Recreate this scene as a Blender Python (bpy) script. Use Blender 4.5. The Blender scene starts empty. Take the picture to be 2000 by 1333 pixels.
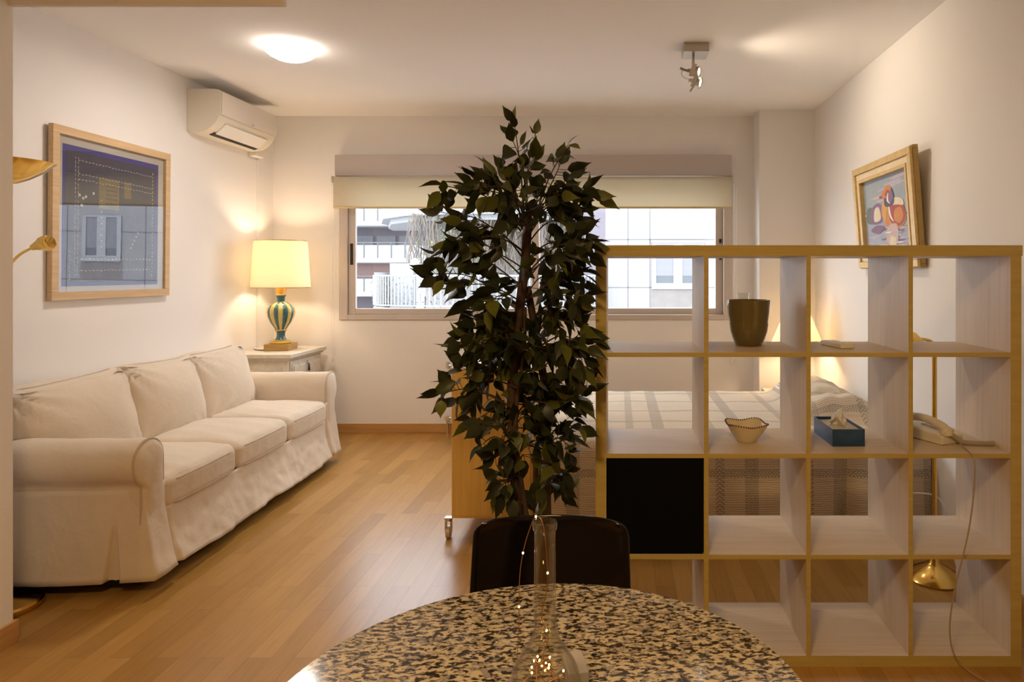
import bpy, math, random
from math import sin, cos, pi, radians as R
from mathutils import Vector, Matrix, noise
SC = bpy.context.scene
COL = SC.collection
# ------------------------------------------------------------------ camera
cam_data = bpy.data.cameras.new('camera')
cam = bpy.data.objects.new('camera', cam_data); COL.objects.link(cam)
cam.location = (0, 0, 1.378); cam.rotation_euler = (R(90), 0, 0)
cam_data.lens = 24; cam_data.sensor_width = 36; cam_data.clip_start = .02; cam_data.clip_end = 400
cam_data.shift_x = -208/2000; cam_data.shift_y = -131.5/2000
SC.camera = cam
# ------------------------------------------------------------------ world (overcast sky), light, exposure
W = bpy.data.worlds.new('overcast_sky'); SC.world = W; W.use_nodes = True
bg = W.node_tree.nodes['Background']; bg.inputs[0].default_value = (.90, .93, 1.0, 1); bg.inputs[1].default_value = 2.6
vs = SC.view_settings
vs.view_transform = 'Standard'; vs.look = 'None'; vs.gamma = 1; vs.use_curve_mapping = False; vs.exposure = 1.55
cy = SC.cycles
cy.use_denoising = True; cy.max_bounces = 8; cy.diffuse_bounces = 5; cy.glossy_bounces = 4
cy.transparent_max_bounces = 16; cy.sample_clamp_indirect = 6; cy.caustics_refractive = False; cy.caustics_reflective = False
WARM = (1.0, .74, .44)
def lamp(name, kind, loc, power, color, size=.05, rot=None, **kw):
    d = bpy.data.lights.new(name, kind); d.energy = power; d.color = color
    if kind in ('POINT', 'SPOT'): d.shadow_soft_size = size
    for k, v in kw.items(): setattr(d, k, v)
    o = bpy.data.objects.new(name, d); COL.objects.link(o); o.location = loc
    if rot: o.rotation_euler = rot
    return o
lamp('near_fill_light', 'AREA', (-.35, .0, 2.70), 16.5, (1, .66, .29), rot=(0, 0, 0), size=.05)  # unseen fill light, added to brighten faces turned towards the camera
bpy.data.lights['near_fill_light'].size = .35
# room measures: x to the right, y away from the camera, z up
XL, XR, YB, ZC = -3.010, 1.633, 5.906, 2.743
YC = 5.668                       # front of the two pillars
WX0, WX1, WZ0, WZ1 = -2.415, .984, .979, 2.25
pl = lamp('window_portal', 'AREA', ((WX0+WX1)/2, YB+.12, (WZ0+WZ1)/2), 1, (1, 1, 1), rot=(R(-90), 0, 0))
pl.data.shape = 'RECTANGLE'; pl.data.size = WX1-WX0; pl.data.size_y = WZ1-WZ0; pl.data.cycles.is_portal = True

# ------------------------------------------------------------------ helpers
def tag(o, label=None, cat=None, group=None, kind=None):
    if label: o['label'] = label
    if cat: o['category'] = cat
    if group: o['group'] = group
    if kind: o['kind'] = kind
    return o
def thing(name, label, cat, loc=(0, 0, 0), rz=0, group=None):
    o = bpy.data.objects.new(name, None); COL.objects.link(o)
    o.location = loc; o.rotation_euler = (0, 0, rz); o.empty_display_size = .05
    return tag(o, label, cat, group)
class MB:
    def __init__(s): s.v = []; s.f = []; s.m = []
    def add(s, vs, fs, m=0):
        b = len(s.v); s.v += [tuple(p) for p in vs]; s.f += [tuple(i+b for i in f) for f in fs]; s.m += [m]*len(fs)
        return s
    def box(s, x0, x1, y0, y1, z0, z1, m=0):
        return s.add([(x0,y0,z0),(x1,y0,z0),(x1,y1,z0),(x0,y1,z0),(x0,y0,z1),(x1,y0,z1),(x1,y1,z1),(x0,y1,z1)],
              [(0,3,2,1),(4,5,6,7),(0,1,5,4),(1,2,6,5),(2,3,7,6),(3,0,4,7)], m)
    def quad(s, a, b, c, d, m=0): return s.add([a,b,c,d], [(0,1,2,3)], m)
    def grid(s, fn, nu, nv, m=0, cu=False, cv=False):
        vs = [fn(i/(nu if cu else nu), j/nv) for i in range(nu if cu else nu+1) for j in range(nv if cv else nv+1)]
        w = nv if cv else nv+1; h = nu if cu else nu+1; fs = []
        for i in range(nu):
            for j in range(nv):
                a = i*w+j; b = ((i+1) % h)*w+j; jj = (j+1) % w
                fs.append((a, b, ((i+1) % h)*w+jj, i*w+jj))
        return s.add(vs, fs, m)
    def lathe(s, prof, n=32, c=(0, 0), m=0, cap=True, mf=None, rf=None):
        b = len(s.v); k = len(prof)
        for i in range(n):
            a = 2*pi*i/n
            for (r, z) in prof:
                rr = r*(rf(a, z) if rf else 1)
                s.v.append((c[0]+rr*cos(a), c[1]+rr*sin(a), z))
        for i in range(n):
            for j in range(k-1):
                p = b+i*k+j; q = b+((i+1) % n)*k+j
                s.f.append((p, q, q+1, p+1)); s.m.append(mf(i, j) if mf else m)
        if cap:
            if prof[0][0] > 1e-4: s.f.append(tuple(b+i*k for i in range(n))[::-1]); s.m.append(mf(0, 0) if mf else m)
            if prof[-1][0] > 1e-4: s.f.append(tuple(b+i*k+k-1 for i in range(n))); s.m.append(mf(0, k-2) if mf else m)
        return s
    def tube(s, pts, r, n=8, m=0, closed=False, cap=True):
        pts = [Vector(p) for p in pts]; N = len(pts); rs = r if isinstance(r, (list, tuple)) else [r]*N
        b = len(s.v); up = None
        for i, p in enumerate(pts):
            if closed: t = pts[(i+1) % N]-pts[i-1]
            else: t = pts[min(i+1, N-1)]-pts[max(i-1, 0)]
            if t.length < 1e-9: t = Vector((0, 0, 1))
            t.normalize()
            if up is None:
                up = Vector((0, 0, 1)) if abs(t.z) < .9 else Vector((1, 0, 0))
            u = up-t*up.dot(t)
            if u.length < 1e-6: u = t.orthogonal()
            u.normalize(); w = t.cross(u); up = u
            for k in range(n):
                a = 2*pi*k/n; s.v.append(tuple(p+(u*cos(a)+w*sin(a))*rs[i]))
        for i in range(N if closed else N-1):
            for k in range(n):
                A = b+i*n; B = b+((i+1) % N)*n
                s.f.append((A+k, A+(k+1) % n, B+(k+1) % n, B+k)); s.m.append(m)
        if cap and not closed:
            s.f.append(tuple(b+k for k in range(n))[::-1]); s.f.append(tuple(b+(N-1)*n+k for k in range(n))); s.m += [m, m]
        return s
    def extrude(s, poly, axis, a0, a1, m=0):
        # poly: 2D points; axis: 'x','y','z' the direction of extrusion
        n = len(poly)
        def P(p, a): return {'x': (a, p[0], p[1]), 'y': (p[0], a, p[1]), 'z': (p[0], p[1], a)}[axis]
        vs = [P(p, a0) for p in poly]+[P(p, a1) for p in poly]
        fs = [(i, (i+1) % n, n+(i+1) % n, n+i) for i in range(n)]+[tuple(range(n))[::-1], tuple(range(n, 2*n))]
        return s.add(vs, fs, m)
    def sphere(s, c, r, n=12, m=0, sc=(1, 1, 1)):
        prof = [(max(1e-5, r*sin(pi*j/n)), -r*cos(pi*j/n)) for j in range(n+1)]
        b = len(s.v); s.lathe(prof, n*2, m=m, cap=False)
        for i in range(b, len(s.v)):
            x, y, z = s.v[i]; s.v[i] = (c[0]+x*sc[0], c[1]+y*sc[1], c[2]+z*sc[2])
        return s
    def xf(s, M, start=0):
        for i in range(start, len(s.v)): s.v[i] = tuple(M @ Vector(s.v[i]))
        return s
def build(name, mb, mats, parent=None, smooth=True, ang=40, bevel=0, sub=0, loc=None, seg=2):
    me = bpy.data.meshes.new(name); me.from_pydata(mb.v, [], mb.f); me.update()
    if not isinstance(mats, (list, tuple)): mats = [mats]
    for mt in mats: me.materials.append(mt)
    if len(mats) > 1: me.polygons.foreach_set('material_index', mb.m)
    import bmesh
    bm = bmesh.new(); bm.from_mesh(me); bmesh.ops.recalc_face_normals(bm, faces=bm.faces); bm.to_mesh(me); bm.free()
    if smooth:
        me.polygons.foreach_set('use_smooth', [True]*len(me.polygons)); me.set_sharp_from_angle(angle=R(ang))
    o = bpy.data.objects.new(name, me); COL.objects.link(o)
    if parent: o.parent = parent
    if loc: o.location = loc
    if bevel:
        b = o.modifiers.new('bevel', 'BEVEL'); b.width = bevel; b.segments = seg; b.limit_method = 'ANGLE'; b.angle_limit = R(40); b.harden_normals = True
    if sub:
        b = o.modifiers.new('sub', 'SUBSURF'); b.levels = sub; b.render_levels = sub
    return o
def crom(pts, k=6, closed=False):
    P = [Vector(p) for p in pts]; n = len(P); out = []
    rng = range(n) if closed else range(n-1)
    for i in rng:
        p0 = P[i-1] if (closed or i > 0) else P[0]; p1 = P[i]; p2 = P[(i+1) % n]; p3 = P[(i+2) % n] if (closed or i+2 < n) else P[-1]
        for j in range(k):
            t = j/k
            out.append(.5*((2*p1)+(p2-p0)*t+(2*p0-5*p1+4*p2-p3)*t*t+(3*p1-p0-3*p2+p3)*t**3))
    if not closed: out.append(P[-1])
    return out
# ------------------------------------------------------------------ materials
def new(name):
    m = bpy.data.materials.new(name); m.use_nodes = True; nt = m.node_tree
    b = nt.nodes['Principled BSDF']
    return m, nt, b
def nd(nt, kind, **kw):
    n = nt.nodes.new(kind)
    for k, v in kw.items():
        if k.startswith('i_'): n.inputs[k[2:].replace('_', ' ')].default_value = v
        else: setattr(n, k, v)
    return n
def plain(name, col, rough=.5, metal=0, bump=0, bscale=200, var=0, vscale=8, spec=.5, **kw):
    m, nt, b = new(name)
    b.inputs['Base Color'].default_value = (*col, 1); b.inputs['Roughness'].default_value = rough
    b.inputs['Metallic'].default_value = metal; b.inputs['Specular IOR Level'].default_value = spec
    for k, v in kw.items(): b.inputs[k.replace('_', ' ')].default_value = v
    tc = nd(nt, 'ShaderNodeTexCoord')
    if var:
        n = nd(nt, 'ShaderNodeTexNoise', i_Scale=vscale, i_Detail=4.0); nt.links.new(tc.outputs['Object'], n.inputs['Vector'])
        r = nd(nt, 'ShaderNodeMix', data_type='RGBA', i_Factor=.5)
        r.inputs[6].default_value = (*[c*(1-var) for c in col], 1); r.inputs[7].default_value = (*[min(1, c*(1+var)) for c in col], 1)
        nt.links.new(n.outputs['Fac'], r.inputs[0]); nt.links.new(r.outputs[2], b.inputs['Base Color'])
    if bump:
        n = nd(nt, 'ShaderNodeTexNoise', i_Scale=bscale, i_Detail=3.0); nt.links.new(tc.outputs['Object'], n.inputs['Vector'])
        bp = nd(nt, 'ShaderNodeBump', i_Strength=bump, i_Distance=.002)
        nt.links.new(n.outputs['Fac'], bp.inputs['Height']); nt.links.new(bp.outputs[0], b.inputs['Normal'])
    return m
def wood(name, c1, c2, axis='x', rough=.45, scale=1, spec=.4):
    m, nt, b = new(name); tc = nd(nt, 'ShaderNodeTexCoord')
    mp = nd(nt, 'ShaderNodeMapping'); s = {'x': (1.2, 26, 26), 'y': (26, 1.2, 26), 'z': (26, 26, 1.2)}[axis]
    mp.inputs['Scale'].default_value = tuple(k*scale for k in s)
    n = nd(nt, 'ShaderNodeTexNoise', i_Scale=2.0, i_Detail=8.0, i_Roughness=.65, i_Distortion=.4)
    cr = nd(nt, 'ShaderNodeValToRGB'); cr.color_ramp.elements[0].position = .35; cr.color_ramp.elements[1].position = .68
    cr.color_ramp.elements[0].color = (*c1, 1); cr.color_ramp.elements[1].color = (*c2, 1)
    L = nt.links.new
    L(tc.outputs['Object'], mp.inputs[0]); L(mp.outputs[0], n.inputs[0]); L(n.outputs['Fac'], cr.inputs[0]); L(cr.outputs[0], b.inputs['Base Color'])
    b.inputs['Roughness'].default_value = rough; b.inputs['Specular IOR Level'].default_value = spec
    bp = nd(nt, 'ShaderNodeBump', i_Strength=.12, i_Distance=.001); L(n.outputs['Fac'], bp.inputs['Height']); L(bp.outputs[0], b.inputs['Normal'])
    return m
def emis(name, col, s):
    m, nt, b = new(name); b.inputs['Base Color'].default_value = (*col, 1)
    b.inputs['Emission Color'].default_value = (*col, 1); b.inputs['Emission Strength'].default_value = s
    return m
def thin_glass(name, tint=(1, 1, 1), ior=1.5, rough=0):
    m, nt, b = new(name); nt.nodes.remove(b); out = nt.nodes['Material Output']
    f0 = ((ior-1)/(ior+1))**2; lw = nd(nt, 'ShaderNodeLayerWeight', i_Blend=.5); pw = nd(nt, 'ShaderNodeMath', operation='POWER'); pw.inputs[1].default_value = 4
    fr = nd(nt, 'ShaderNodeMath', operation='MULTIPLY_ADD'); fr.inputs[1].default_value = 1-f0; fr.inputs[2].default_value = f0
    nt.links.new(lw.outputs['Facing'], pw.inputs[0]); nt.links.new(pw.outputs[0], fr.inputs[0]); t = nd(nt, 'ShaderNodeBsdfTransparent'); t.inputs[0].default_value = (*tint, 1)
    g = nd(nt, 'ShaderNodeBsdfGlossy', i_Roughness=rough); mx = nd(nt, 'ShaderNodeMixShader')
    L = nt.links.new; L(fr.outputs[0], mx.inputs[0]); L(t.outputs[0], mx.inputs[1]); L(g.outputs[0], mx.inputs[2]); L(mx.outputs[0], out.inputs[0])
    return m
def cloth_mat(name, col, var=.06, rough=.95, wrinkle=.26, ws=8):
    m, nt, b = new(name); L = nt.links.new; tc = nd(nt, 'ShaderNodeTexCoord')
    n = nd(nt, 'ShaderNodeTexNoise', i_Scale=5.0, i_Detail=5.0); L(tc.outputs['Object'], n.inputs[0])
    mx = nd(nt, 'ShaderNodeMix', data_type='RGBA'); mx.inputs[6].default_value = (*[c*(1-var) for c in col], 1); mx.inputs[7].default_value = (*[min(1, c*(1+var)) for c in col], 1)
    L(n.outputs['Fac'], mx.inputs[0]); L(mx.outputs[2], b.inputs['Base Color'])
    b.inputs['Roughness'].default_value = rough; b.inputs['Specular IOR Level'].default_value = .15
    b.inputs['Sheen Weight'].default_value = .15
    w = nd(nt, 'ShaderNodeTexNoise', i_Scale=ws, i_Detail=3.0, i_Distortion=.3); L(tc.outputs['Object'], w.inputs[0])
    f = nd(nt, 'ShaderNodeTexNoise', i_Scale=420.0, i_Detail=1.0); L(tc.outputs['Object'], f.inputs[0])
    b1 = nd(nt, 'ShaderNodeBump', i_Strength=wrinkle, i_Distance=.03); L(w.outputs['Fac'], b1.inputs['Height'])
    b2 = nd(nt, 'ShaderNodeBump', i_Strength=.25, i_Distance=.001); L(f.outputs['Fac'], b2.inputs['Height']); L(b1.outputs[0], b2.inputs['Normal']); L(b2.outputs[0], b.inputs['Normal'])
    return m
M = {}
M['wall'] = plain('white_plaster', (.84, .82, .80), .85, bump=.25, bscale=120, spec=.2)
M['ceil'] = plain('ceiling_paint', (.92, .905, .89), .9, bump=.2, bscale=120, spec=.2)
M['near'] = plain('near_room_dark_wall', (.30, .21, .13), .9, bump=.2, bscale=120, spec=.2)  # unseen wall behind the camera, coloured dark to limit bounce and reflections
M['shelf'] = wood('birch_effect_board', (.60, .50, .40), (.68, .58, .47), 'x')
M['shelfv'] = wood('birch_effect_upright', (.60, .50, .40), (.68, .58, .47), 'z')
M['edge'] = wood('birch_edge_shaded', (.44, .34, .10), (.52, .41, .14), 'x', rough=.5)  # edges darker than the boards: shade of the unlit front put into colour
M['base'] = wood('oak_baseboard', (.42, .22, .07), (.58, .33, .12), 'x')
M['basey'] = wood('oak_baseboard_y', (.42, .22, .07), (.58, .33, .12), 'y')
M['cab'] = wood('beech_cabinet', (.70, .46, .13), (.80, .55, .18), 'z', rough=.5)
M['cabtop'] = plain('pale_cabinet_top', (.78, .76, .76), .35)
M['alu'] = plain('anodised_aluminium', (.62, .56, .52), .4, .35, var=.05)
M['alu_box'] = plain('painted_shutter_box', (.50, .45, .43), .5, .1)
M['chrome'] = plain('chrome', (.75, .74, .72), .15, 1)
M['steel'] = plain('brushed_nickel', (.50, .44, .36), .35, .9)
M['brass'] = plain('polished_brass', (.80, .53, .14), .16, 1, var=.15, vscale=14)
M['black'] = plain('black_gloss_plastic', (.004, .003, .003), .09, spec=.35)
M['black_mat'] = plain('black_panel', (.002, .002, .0025), .7, spec=.1)
M['dark'] = plain('dark_gap', (.02, .017, .012), .8)
M['cream'] = plain('cream_plastic', (.80, .76, .65), .4)
M['white'] = plain('white_plastic', (.80, .78, .74), .35)
M['sofa'] = cloth_mat('sofa_linen', (.70, .61, .50))
M['piping'] = cloth_mat('sofa_piping', (.55, .46, .36), wrinkle=0)
M['glass'] = thin_glass('window_glass', (.97, .98, .98))
M['paint_w'] = plain('distressed_white_wood', (.66, .60, .50), .6, var=.22, vscale=22, bump=.3, bscale=60)
# ------------------------------------------------------------------ floor
def floor_mat():
    m, nt, b = new('oak_laminate'); L = nt.links.new; tc = nd(nt, 'ShaderNodeTexCoord')
    mp = nd(nt, 'ShaderNodeMapping'); mp.inputs['Rotation'].default_value = (0, 0, R(90))
    L(tc.outputs['Object'], mp.inputs[0])
    br = nd(nt, 'ShaderNodeTexBrick', offset=.37, offset_frequency=2, squash=1.0)
    br.inputs['Scale'].default_value = 1; br.inputs['Brick Width'].default_value = .56; br.inputs['Row Height'].default_value = .083
    br.inputs['Mortar Size'].default_value = .0007; br.inputs['Mortar Smooth'].default_value = .3; br.inputs['Bias'].default_value = 0
    br.inputs['Color1'].default_value = (0, 0, 0, 1); br.inputs['Color2'].default_value = (1, 1, 1, 1); br.inputs['Mortar'].default_value = (.5, .5, .5, 1)
    L(mp.outputs[0], br.inputs['Vector'])
    # grain, shifted per plank
    ad = nd(nt, 'ShaderNodeVectorMath', operation='MULTIPLY_ADD'); ad.inputs[1].default_value = (7, 3, 5)
    L(br.outputs['Color'], ad.inputs[0]); L(mp.outputs[0], ad.inputs[2])
    m2 = nd(nt, 'ShaderNodeMapping'); m2.inputs['Scale'].default_value = (2.2, 30, 1); L(ad.outputs[0], m2.inputs[0])
    n = nd(nt, 'ShaderNodeTexNoise', i_Scale=1.6, i_Detail=7.0, i_Roughness=.6, i_Distortion=1.2); L(m2.outputs[0], n.inputs[0])
    mx = nd(nt, 'ShaderNodeMix', data_type='FLOAT'); mx.inputs[0].default_value = .60
    L(br.outputs['Color'], mx.inputs[2]); L(n.outputs['Fac'], mx.inputs[3])
    cr = nd(nt, 'ShaderNodeValToRGB'); e = cr.color_ramp.elements
    e[0].position = .15; e[0].color = (.30, .150, .030, 1); e[1].position = .85; e[1].color = (.50, .285, .085, 1)
    k = e.new(.5); k.color = (.40, .215, .05, 1)
    L(mx.outputs[0], cr.inputs[0])
    dk = nd(nt, 'ShaderNodeMix', data_type='RGBA'); dk.inputs[7].default_value = (.14, .07, .02, 1)
    L(br.outputs['Fac'], dk.inputs[0]); L(cr.outputs[0], dk.inputs[6]); L(dk.outputs[2], b.inputs['Base Color'])
    b.inputs['Roughness'].default_value = .30; b.inputs['Specular IOR Level'].default_value = .55
    bp = nd(nt, 'ShaderNodeBump', i_Strength=.25, i_Distance=.0015); L(n.outputs['Fac'], bp.inputs['Height']); L(bp.outputs[0], b.inputs['Normal'])
    return m
M['floor'] = floor_mat()
YN = -1.3
XPN = -2.262                     # the near partition's face
def struct(name, mb, m, smooth=False, parent=None, **kw):
    o = build(name, mb, m, parent, smooth=smooth, **kw)
    if not parent: o['kind'] = 'structure'
    return o
struct('floor', MB().box(XL-.1, XR+.1, YN-.1, YB+.1, -.1, 0), M['floor'])
struct('ceiling', MB().box(XL-.1, XR+.1, YN-.1, YB+.1, ZC, ZC+.1), M['ceil'])
struct('wall_left', MB().box(XL-.12, XL, YN-.1, YB, 0, ZC), M['wall'])
struct('wall_right', MB().box(XR, XR+.12, YN-.1, YB, 0, ZC), M['wall'])
w = MB(); T = .24
w.box(XL-.12, WX0, YB, YB+T, 0, ZC); w.box(WX1, XR+.12, YB, YB+T, 0, ZC)
w.box(WX0, WX1, YB, YB+T, 0, WZ0); w.box(WX0, WX1, YB, YB+T, WZ1, ZC)
struct('wall_back', w, M['wall'])
struct('wall_front', MB().box(XL-.12, XR+.12, YN-.12, YN, 0, ZC), M['near'])
struct('wall_pillar_right', MB().box(1.169, XR, YC, YB, 0, ZC), M['wall'])
struct('wall_pillar_left', MB().box(XL, -2.985, YC, YB, 0, ZC), M['wall'])
struct('wall_partition', MB().box(XL, XPN, YN, 2.55, 0, ZC), M['wall'])
struct('trim_1', MB().box(XPN, -1.24, 2.532, 2.55, 2.375, ZC), M['wall'])
# baseboards
struct('baseboard_back', MB().box(-2.985, 1.169, YB-.014, YB, 0, .082), M['base'], bevel=.003)
struct('baseboard_left', MB().box(XL, XL+.014, 2.55, YC, 0, .082), M['basey'], bevel=.003)
struct('baseboard_right', MB().box(XR-.014, XR, YN, YC, 0, .082), M['basey'], bevel=.003)
struct('baseboard_pillar', MB().box(1.157, XR-.014, YC-.014, YC, 0, .082).box(1.155, 1.169, YC-.014, YB-.014, 0, .082), M['base'], bevel=.003)
struct('baseboard_partition', MB().box(XPN, XPN+.013, YN, 2.563, 0, .082).box(XL+.014, XPN, 2.55, 2.563, 0, .082), M['basey'], bevel=.003)
# ------------------------------------------------------------------ window
win = thing('window_1', None, None); win['kind'] = 'structure'
fw = .075
f = MB(); y0, y1 = YB-.012, YB+.11
f.box(WX0, WX0+fw, y0, y1, WZ0, WZ1); f.box(WX1-fw, WX1, y0, y1, WZ0, WZ1)
f.box(WX0+fw, WX1-fw, y0, y1, WZ0, WZ0+.045); f.box(WX0+fw, WX1-fw, y0, y1, WZ1-.05, WZ1)
build('window_frame', f, M['alu'], win, smooth=False, bevel=.004)
xm = -.72
def sash(xa, xb, y):
    s = MB(); st = .062; za, zb = WZ0+.045, WZ1-.05
    s.box(xa, xa+st, y, y+.035, za, zb); s.box(xb-st, xb, y, y+.035, za, zb)
    s.box(xa+st, xb-st, y, y+.035, za, za+.052); s.box(xa+st, xb-st, y, y+.035, zb-.05, zb)
    so = build('window_sash', s, M['alu'], win, smooth=False, bevel=.003)
    build('pane', MB().box(xa+st, xb-st, y+.015, y+.019, za+.05, zb-.05), M['glass'], so, smooth=False)
    return so
s1 = sash(WX0+fw, xm+.03, YB+.008); s2 = sash(xm-.03, WX1-fw, YB+.052)
build('latch', MB().box(WX0+fw+.018, WX0+fw+.040, YB-.004, YB+.012, 1.455, 1.640), M['dark'], s1, smooth=False, bevel=.003)
for z in (1.647, 1.500): build('latch', MB().box(.878, .898, YB+.035, YB+.054, z, z+.034), M['dark'], s2, smooth=False, bevel=.003)
# shutter box and roller blind
o = build('shutter_box', MB().box(-2.425, .965, YB-.075, YB-.001, 2.215, 2.395), M['alu_box'], smooth=False, bevel=.004)
tag(o, 'long grey shutter box on the wall above the window', 'shutter box')
def blind_mat():
    m, nt, b = new('blind_fabric'); b.inputs['Base Color'].default_value = (.76, .70, .58, 1); b.inputs['Roughness'].default_value = .9
    out = nt.nodes['Material Output']; t = nd(nt, 'ShaderNodeBsdfTranslucent'); t.inputs[0].default_value = (.74, .68, .54, 1)
    mx = nd(nt, 'ShaderNodeMixShader'); mx.inputs[0].default_value = .55
    L = nt.links.new; L(b.outputs[0], mx.inputs[1]); L(t.outputs[0], mx.inputs[2]); L(mx.outputs[0], out.inputs[0])
    return m
M['blind'] = blind_mat()
bl = thing('roller_blind', 'cream roller blind rolled most of the way up over the window', 'blind', (0, YB-.09, 2.20))
def bf(u, v): return (-2.425+3.39*u, -.012-.004*sin(v*3), .0-.245*v)
build('blind_fabric', MB().box(-2.425, .965, -.014, -.0125, -.258, 0), M['blind'], bl, smooth=False)
build('bottom_bar', MB().box(-2.425, .965, -.018, -.008, -.268, -.252), plain('blind_bar', (.62, .50, .26), .6), bl, smooth=False, bevel=.002)
rr = MB(); rr.tube([(-2.43, .012, -.010), (.97, .012, -.010)], .018, 16); build('roller_tube', rr, M['blind'], bl)
for x in (-2.445, .970): build('bracket', MB().box(x, x+.012, -.012, .084, -.045, .010), M['alu'], bl, smooth=False)
for (x, z1) in ((-2.437, -1.53), (.993, -1.10)):
    c = MB(); c.tube([(x-.008, .0, -.02), (x-.008, 0, z1)], .0018, 6); c.tube([(x+.012, .0, -.02), (x+.012, 0, z1)], .0018, 6)
    ch = build('pull_chain', c, M['white'], bl)
    w_ = MB(); w_.lathe([(.001, z1-.04), (.009, z1-.035), (.011, z1-.02), (.006, z1)], 12, (x+.002, 0)); build('chain_weight', w_, M['white'], ch)
# wall hook and glass by the pillar
hk = MB(); hk.lathe([(.016, 0), (.016, .006), (.006, .01)], 14); hk.xf(Matrix.Translation((.99, YB-.001, .635)) @ Matrix.Rotation(R(90), 4, 'X'))
hk.tube(crom([(.99, YB-.008, .635), (.98, YB-.03, .622), (.972, YB-.03, .612), (.978, YB-.026, .60)]), .006, 8)
tag(build('wall_hook', hk, M['white']), 'small white hook low on the far wall right of the window', 'hook')
# ------------------------------------------------------------------ radiator
ra = thing('radiator', 'white panel radiator under the window, mostly hidden behind the wheeled cabinet', 'radiator', (-.93, YB-.02, 0))
p = MB()
p.box(-.50, .50, -.065, -.045, .10, .64)
for i in range(26): p.box(-.49+i*.0385, -.475+i*.0385, -.070, -.064, .13, .61)
p.box(-.50, .50, -.045, -.005, .12, .62)
build('radiator_panel', p, M['white'], ra, bevel=.003)
for s in (-1, 1):
    v = MB(); v.tube([(s*.50, -.03, .59), (s*.535, -.03, .59)], .010, 10); v.tube([(s*.535, -.03, .565), (s*.535, -.03, .62)], .016, 12)
    build('valve', v, M['chrome'], ra)
v = MB(); v.tube([(-.50, -.03, .14), (-.54, -.03, .14)], .010, 10); v.tube([(-.54, -.045, .14), (-.54, -.01, .14)], .018, 12); v.tube([(-.54, -.03, .14), (-.54, -.03, .0)], .008, 10)
v2 = build('valve', v, M['chrome'], ra)
# ------------------------------------------------------------------ outside the window
M['conc'] = plain('pale_concrete', (.21, .21, .21), .9, var=.05, vscale=.8)
M['stain'] = plain('rain_stained_concrete', (.15, .14, .13), .95, var=.25, vscale=3)
M['seam'] = plain('panel_joint', (.11, .11, .115), .9)
M['out_w'] = plain('white_render', (.26, .27, .28), .9)
M['out_g'] = plain('grey_render', (.12, .11, .13), .9)
M['brick'] = plain('pinkish_brick', (.18, .12, .11), .9, var=.2, vscale=6)
M['outglass'] = plain('house_window_glass', (.06, .07, .08), .1)
M['curtain'] = plain('net_curtain', (.15, .155, .17), .9)
M['vine'] = plain('bare_creeper', (.15, .125, .105), .9)
M['vine2'] = plain('creeper_leaf', (.14, .16, .06), .8)
ap = thing('apartment_building', 'pale concrete apartment block with jointed panels across the street', 'building', (0, 20, 0))
w = MB(); XA, XB_ = -.38, 15
w.box(XA, XB_, 0, .5, -5, 9)
build('facade', w, M['conc'], ap, smooth=False)
s = MB()
for z in (2.38, .975, 3.75, -.4): s.box(XA, XB_, -.006, 0, z-.012, z+.012)
for x in (.28, .92, 3.0, 3.9, 5.2, 6.6, 7.9, 10.2, 11.6): s.box(x-.012, x+.012, -.006, 0, -5, 9)
build('panel_joints', s, M['seam'], ap, smooth=False)
def house_window(x0, x1, z0, z1):
    fo = MB(); fo.box(x0, x1, -.06, .02, z0-.09, z0); fo.box(x0, x1, -.04, .02, z1, z1+.06)
    for a, b in ((x0, x0+.12), ((x0+x1)/2-.13, (x0+x1)/2+.13), (x1-.12, x1)): fo.box(a, b, -.04, .02, z0, z1)
    fo.box(x0, x1, -.03, .02, z0, z0+.08)
    o = build('window', fo, M['out_w'], ap, smooth=False)
    g = MB(); g.box(x0, x1, -.015, -.006, z0, z1); build('pane', g, [M['outglass']], o, smooth=False)
    c = MB(); c.box(x0+.12, x1-.13, -.022, -.016, z0+.30, z1-.02); build('curtain', c, M['curtain'], o, smooth=False)
    st = MB(); st.box(x0-.05, x1+.05, -.004, .0, z0-.62, z0-.1); build('stain', st, M['stain'], ap, smooth=False)
house_window(.98, 2.5, 1.02, 2.22)
house_window(8.6, 9.75, 1.6, 2.8)
house_window(5.4, 6.5, 1.2, 2.4)
build('lintel', MB().box(.95, 2.52, -.10, 0, 2.28, 2.36), M['conc'], ap, smooth=False)
build('side_wall', MB().box(-1.0, XA, .0, .5, -5, 3.3), M['out_g'], ap, smooth=False)
# balcony block further away
bb = thing('balcony_building', 'white block with stacked balconies and a pinkish brick wall, seen far left through the window', 'building', (0, 45, 0))
w = MB(); w.box(-22, -7, 2.4, 3, -8, 14); build('back_wall', w, M['out_g'], bb, smooth=False)
for k, z in enumerate((-3.1, -.1, 2.12, 4.55)):
    p = MB(); p.box(-22, -12.4 if k < 3 else -13.5, 0, .2, z, z+1.15); p.box(-22, -12.4 if k < 3 else -13.5, .2, 2.4, z-.05, z+.15)
    o = build('balcony', p, M['out_w'], bb, smooth=False)
    q = MB()
    for i in range(9): q.box(-18.6+i*.9, -18.55+i*.9, -.05, 0, z+.3, z+1.3)
    q.box(-22, -12.4, -.06, -.02, z+1.28, z+1.34); build('rail', q, M['seam'], o, smooth=False)
build('brick_wall', MB().box(-22, -14.2, 1.0, 2.4, .9, 2.2), M['brick'], bb, smooth=False)
for i in range(6):
    g = MB(); g.box(-18.3+i*1.55, -17.0+i*1.55, 2.3, 2.39, 3.3, 4.0); build('window', g, M['curtain'], bb, smooth=False)
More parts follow.
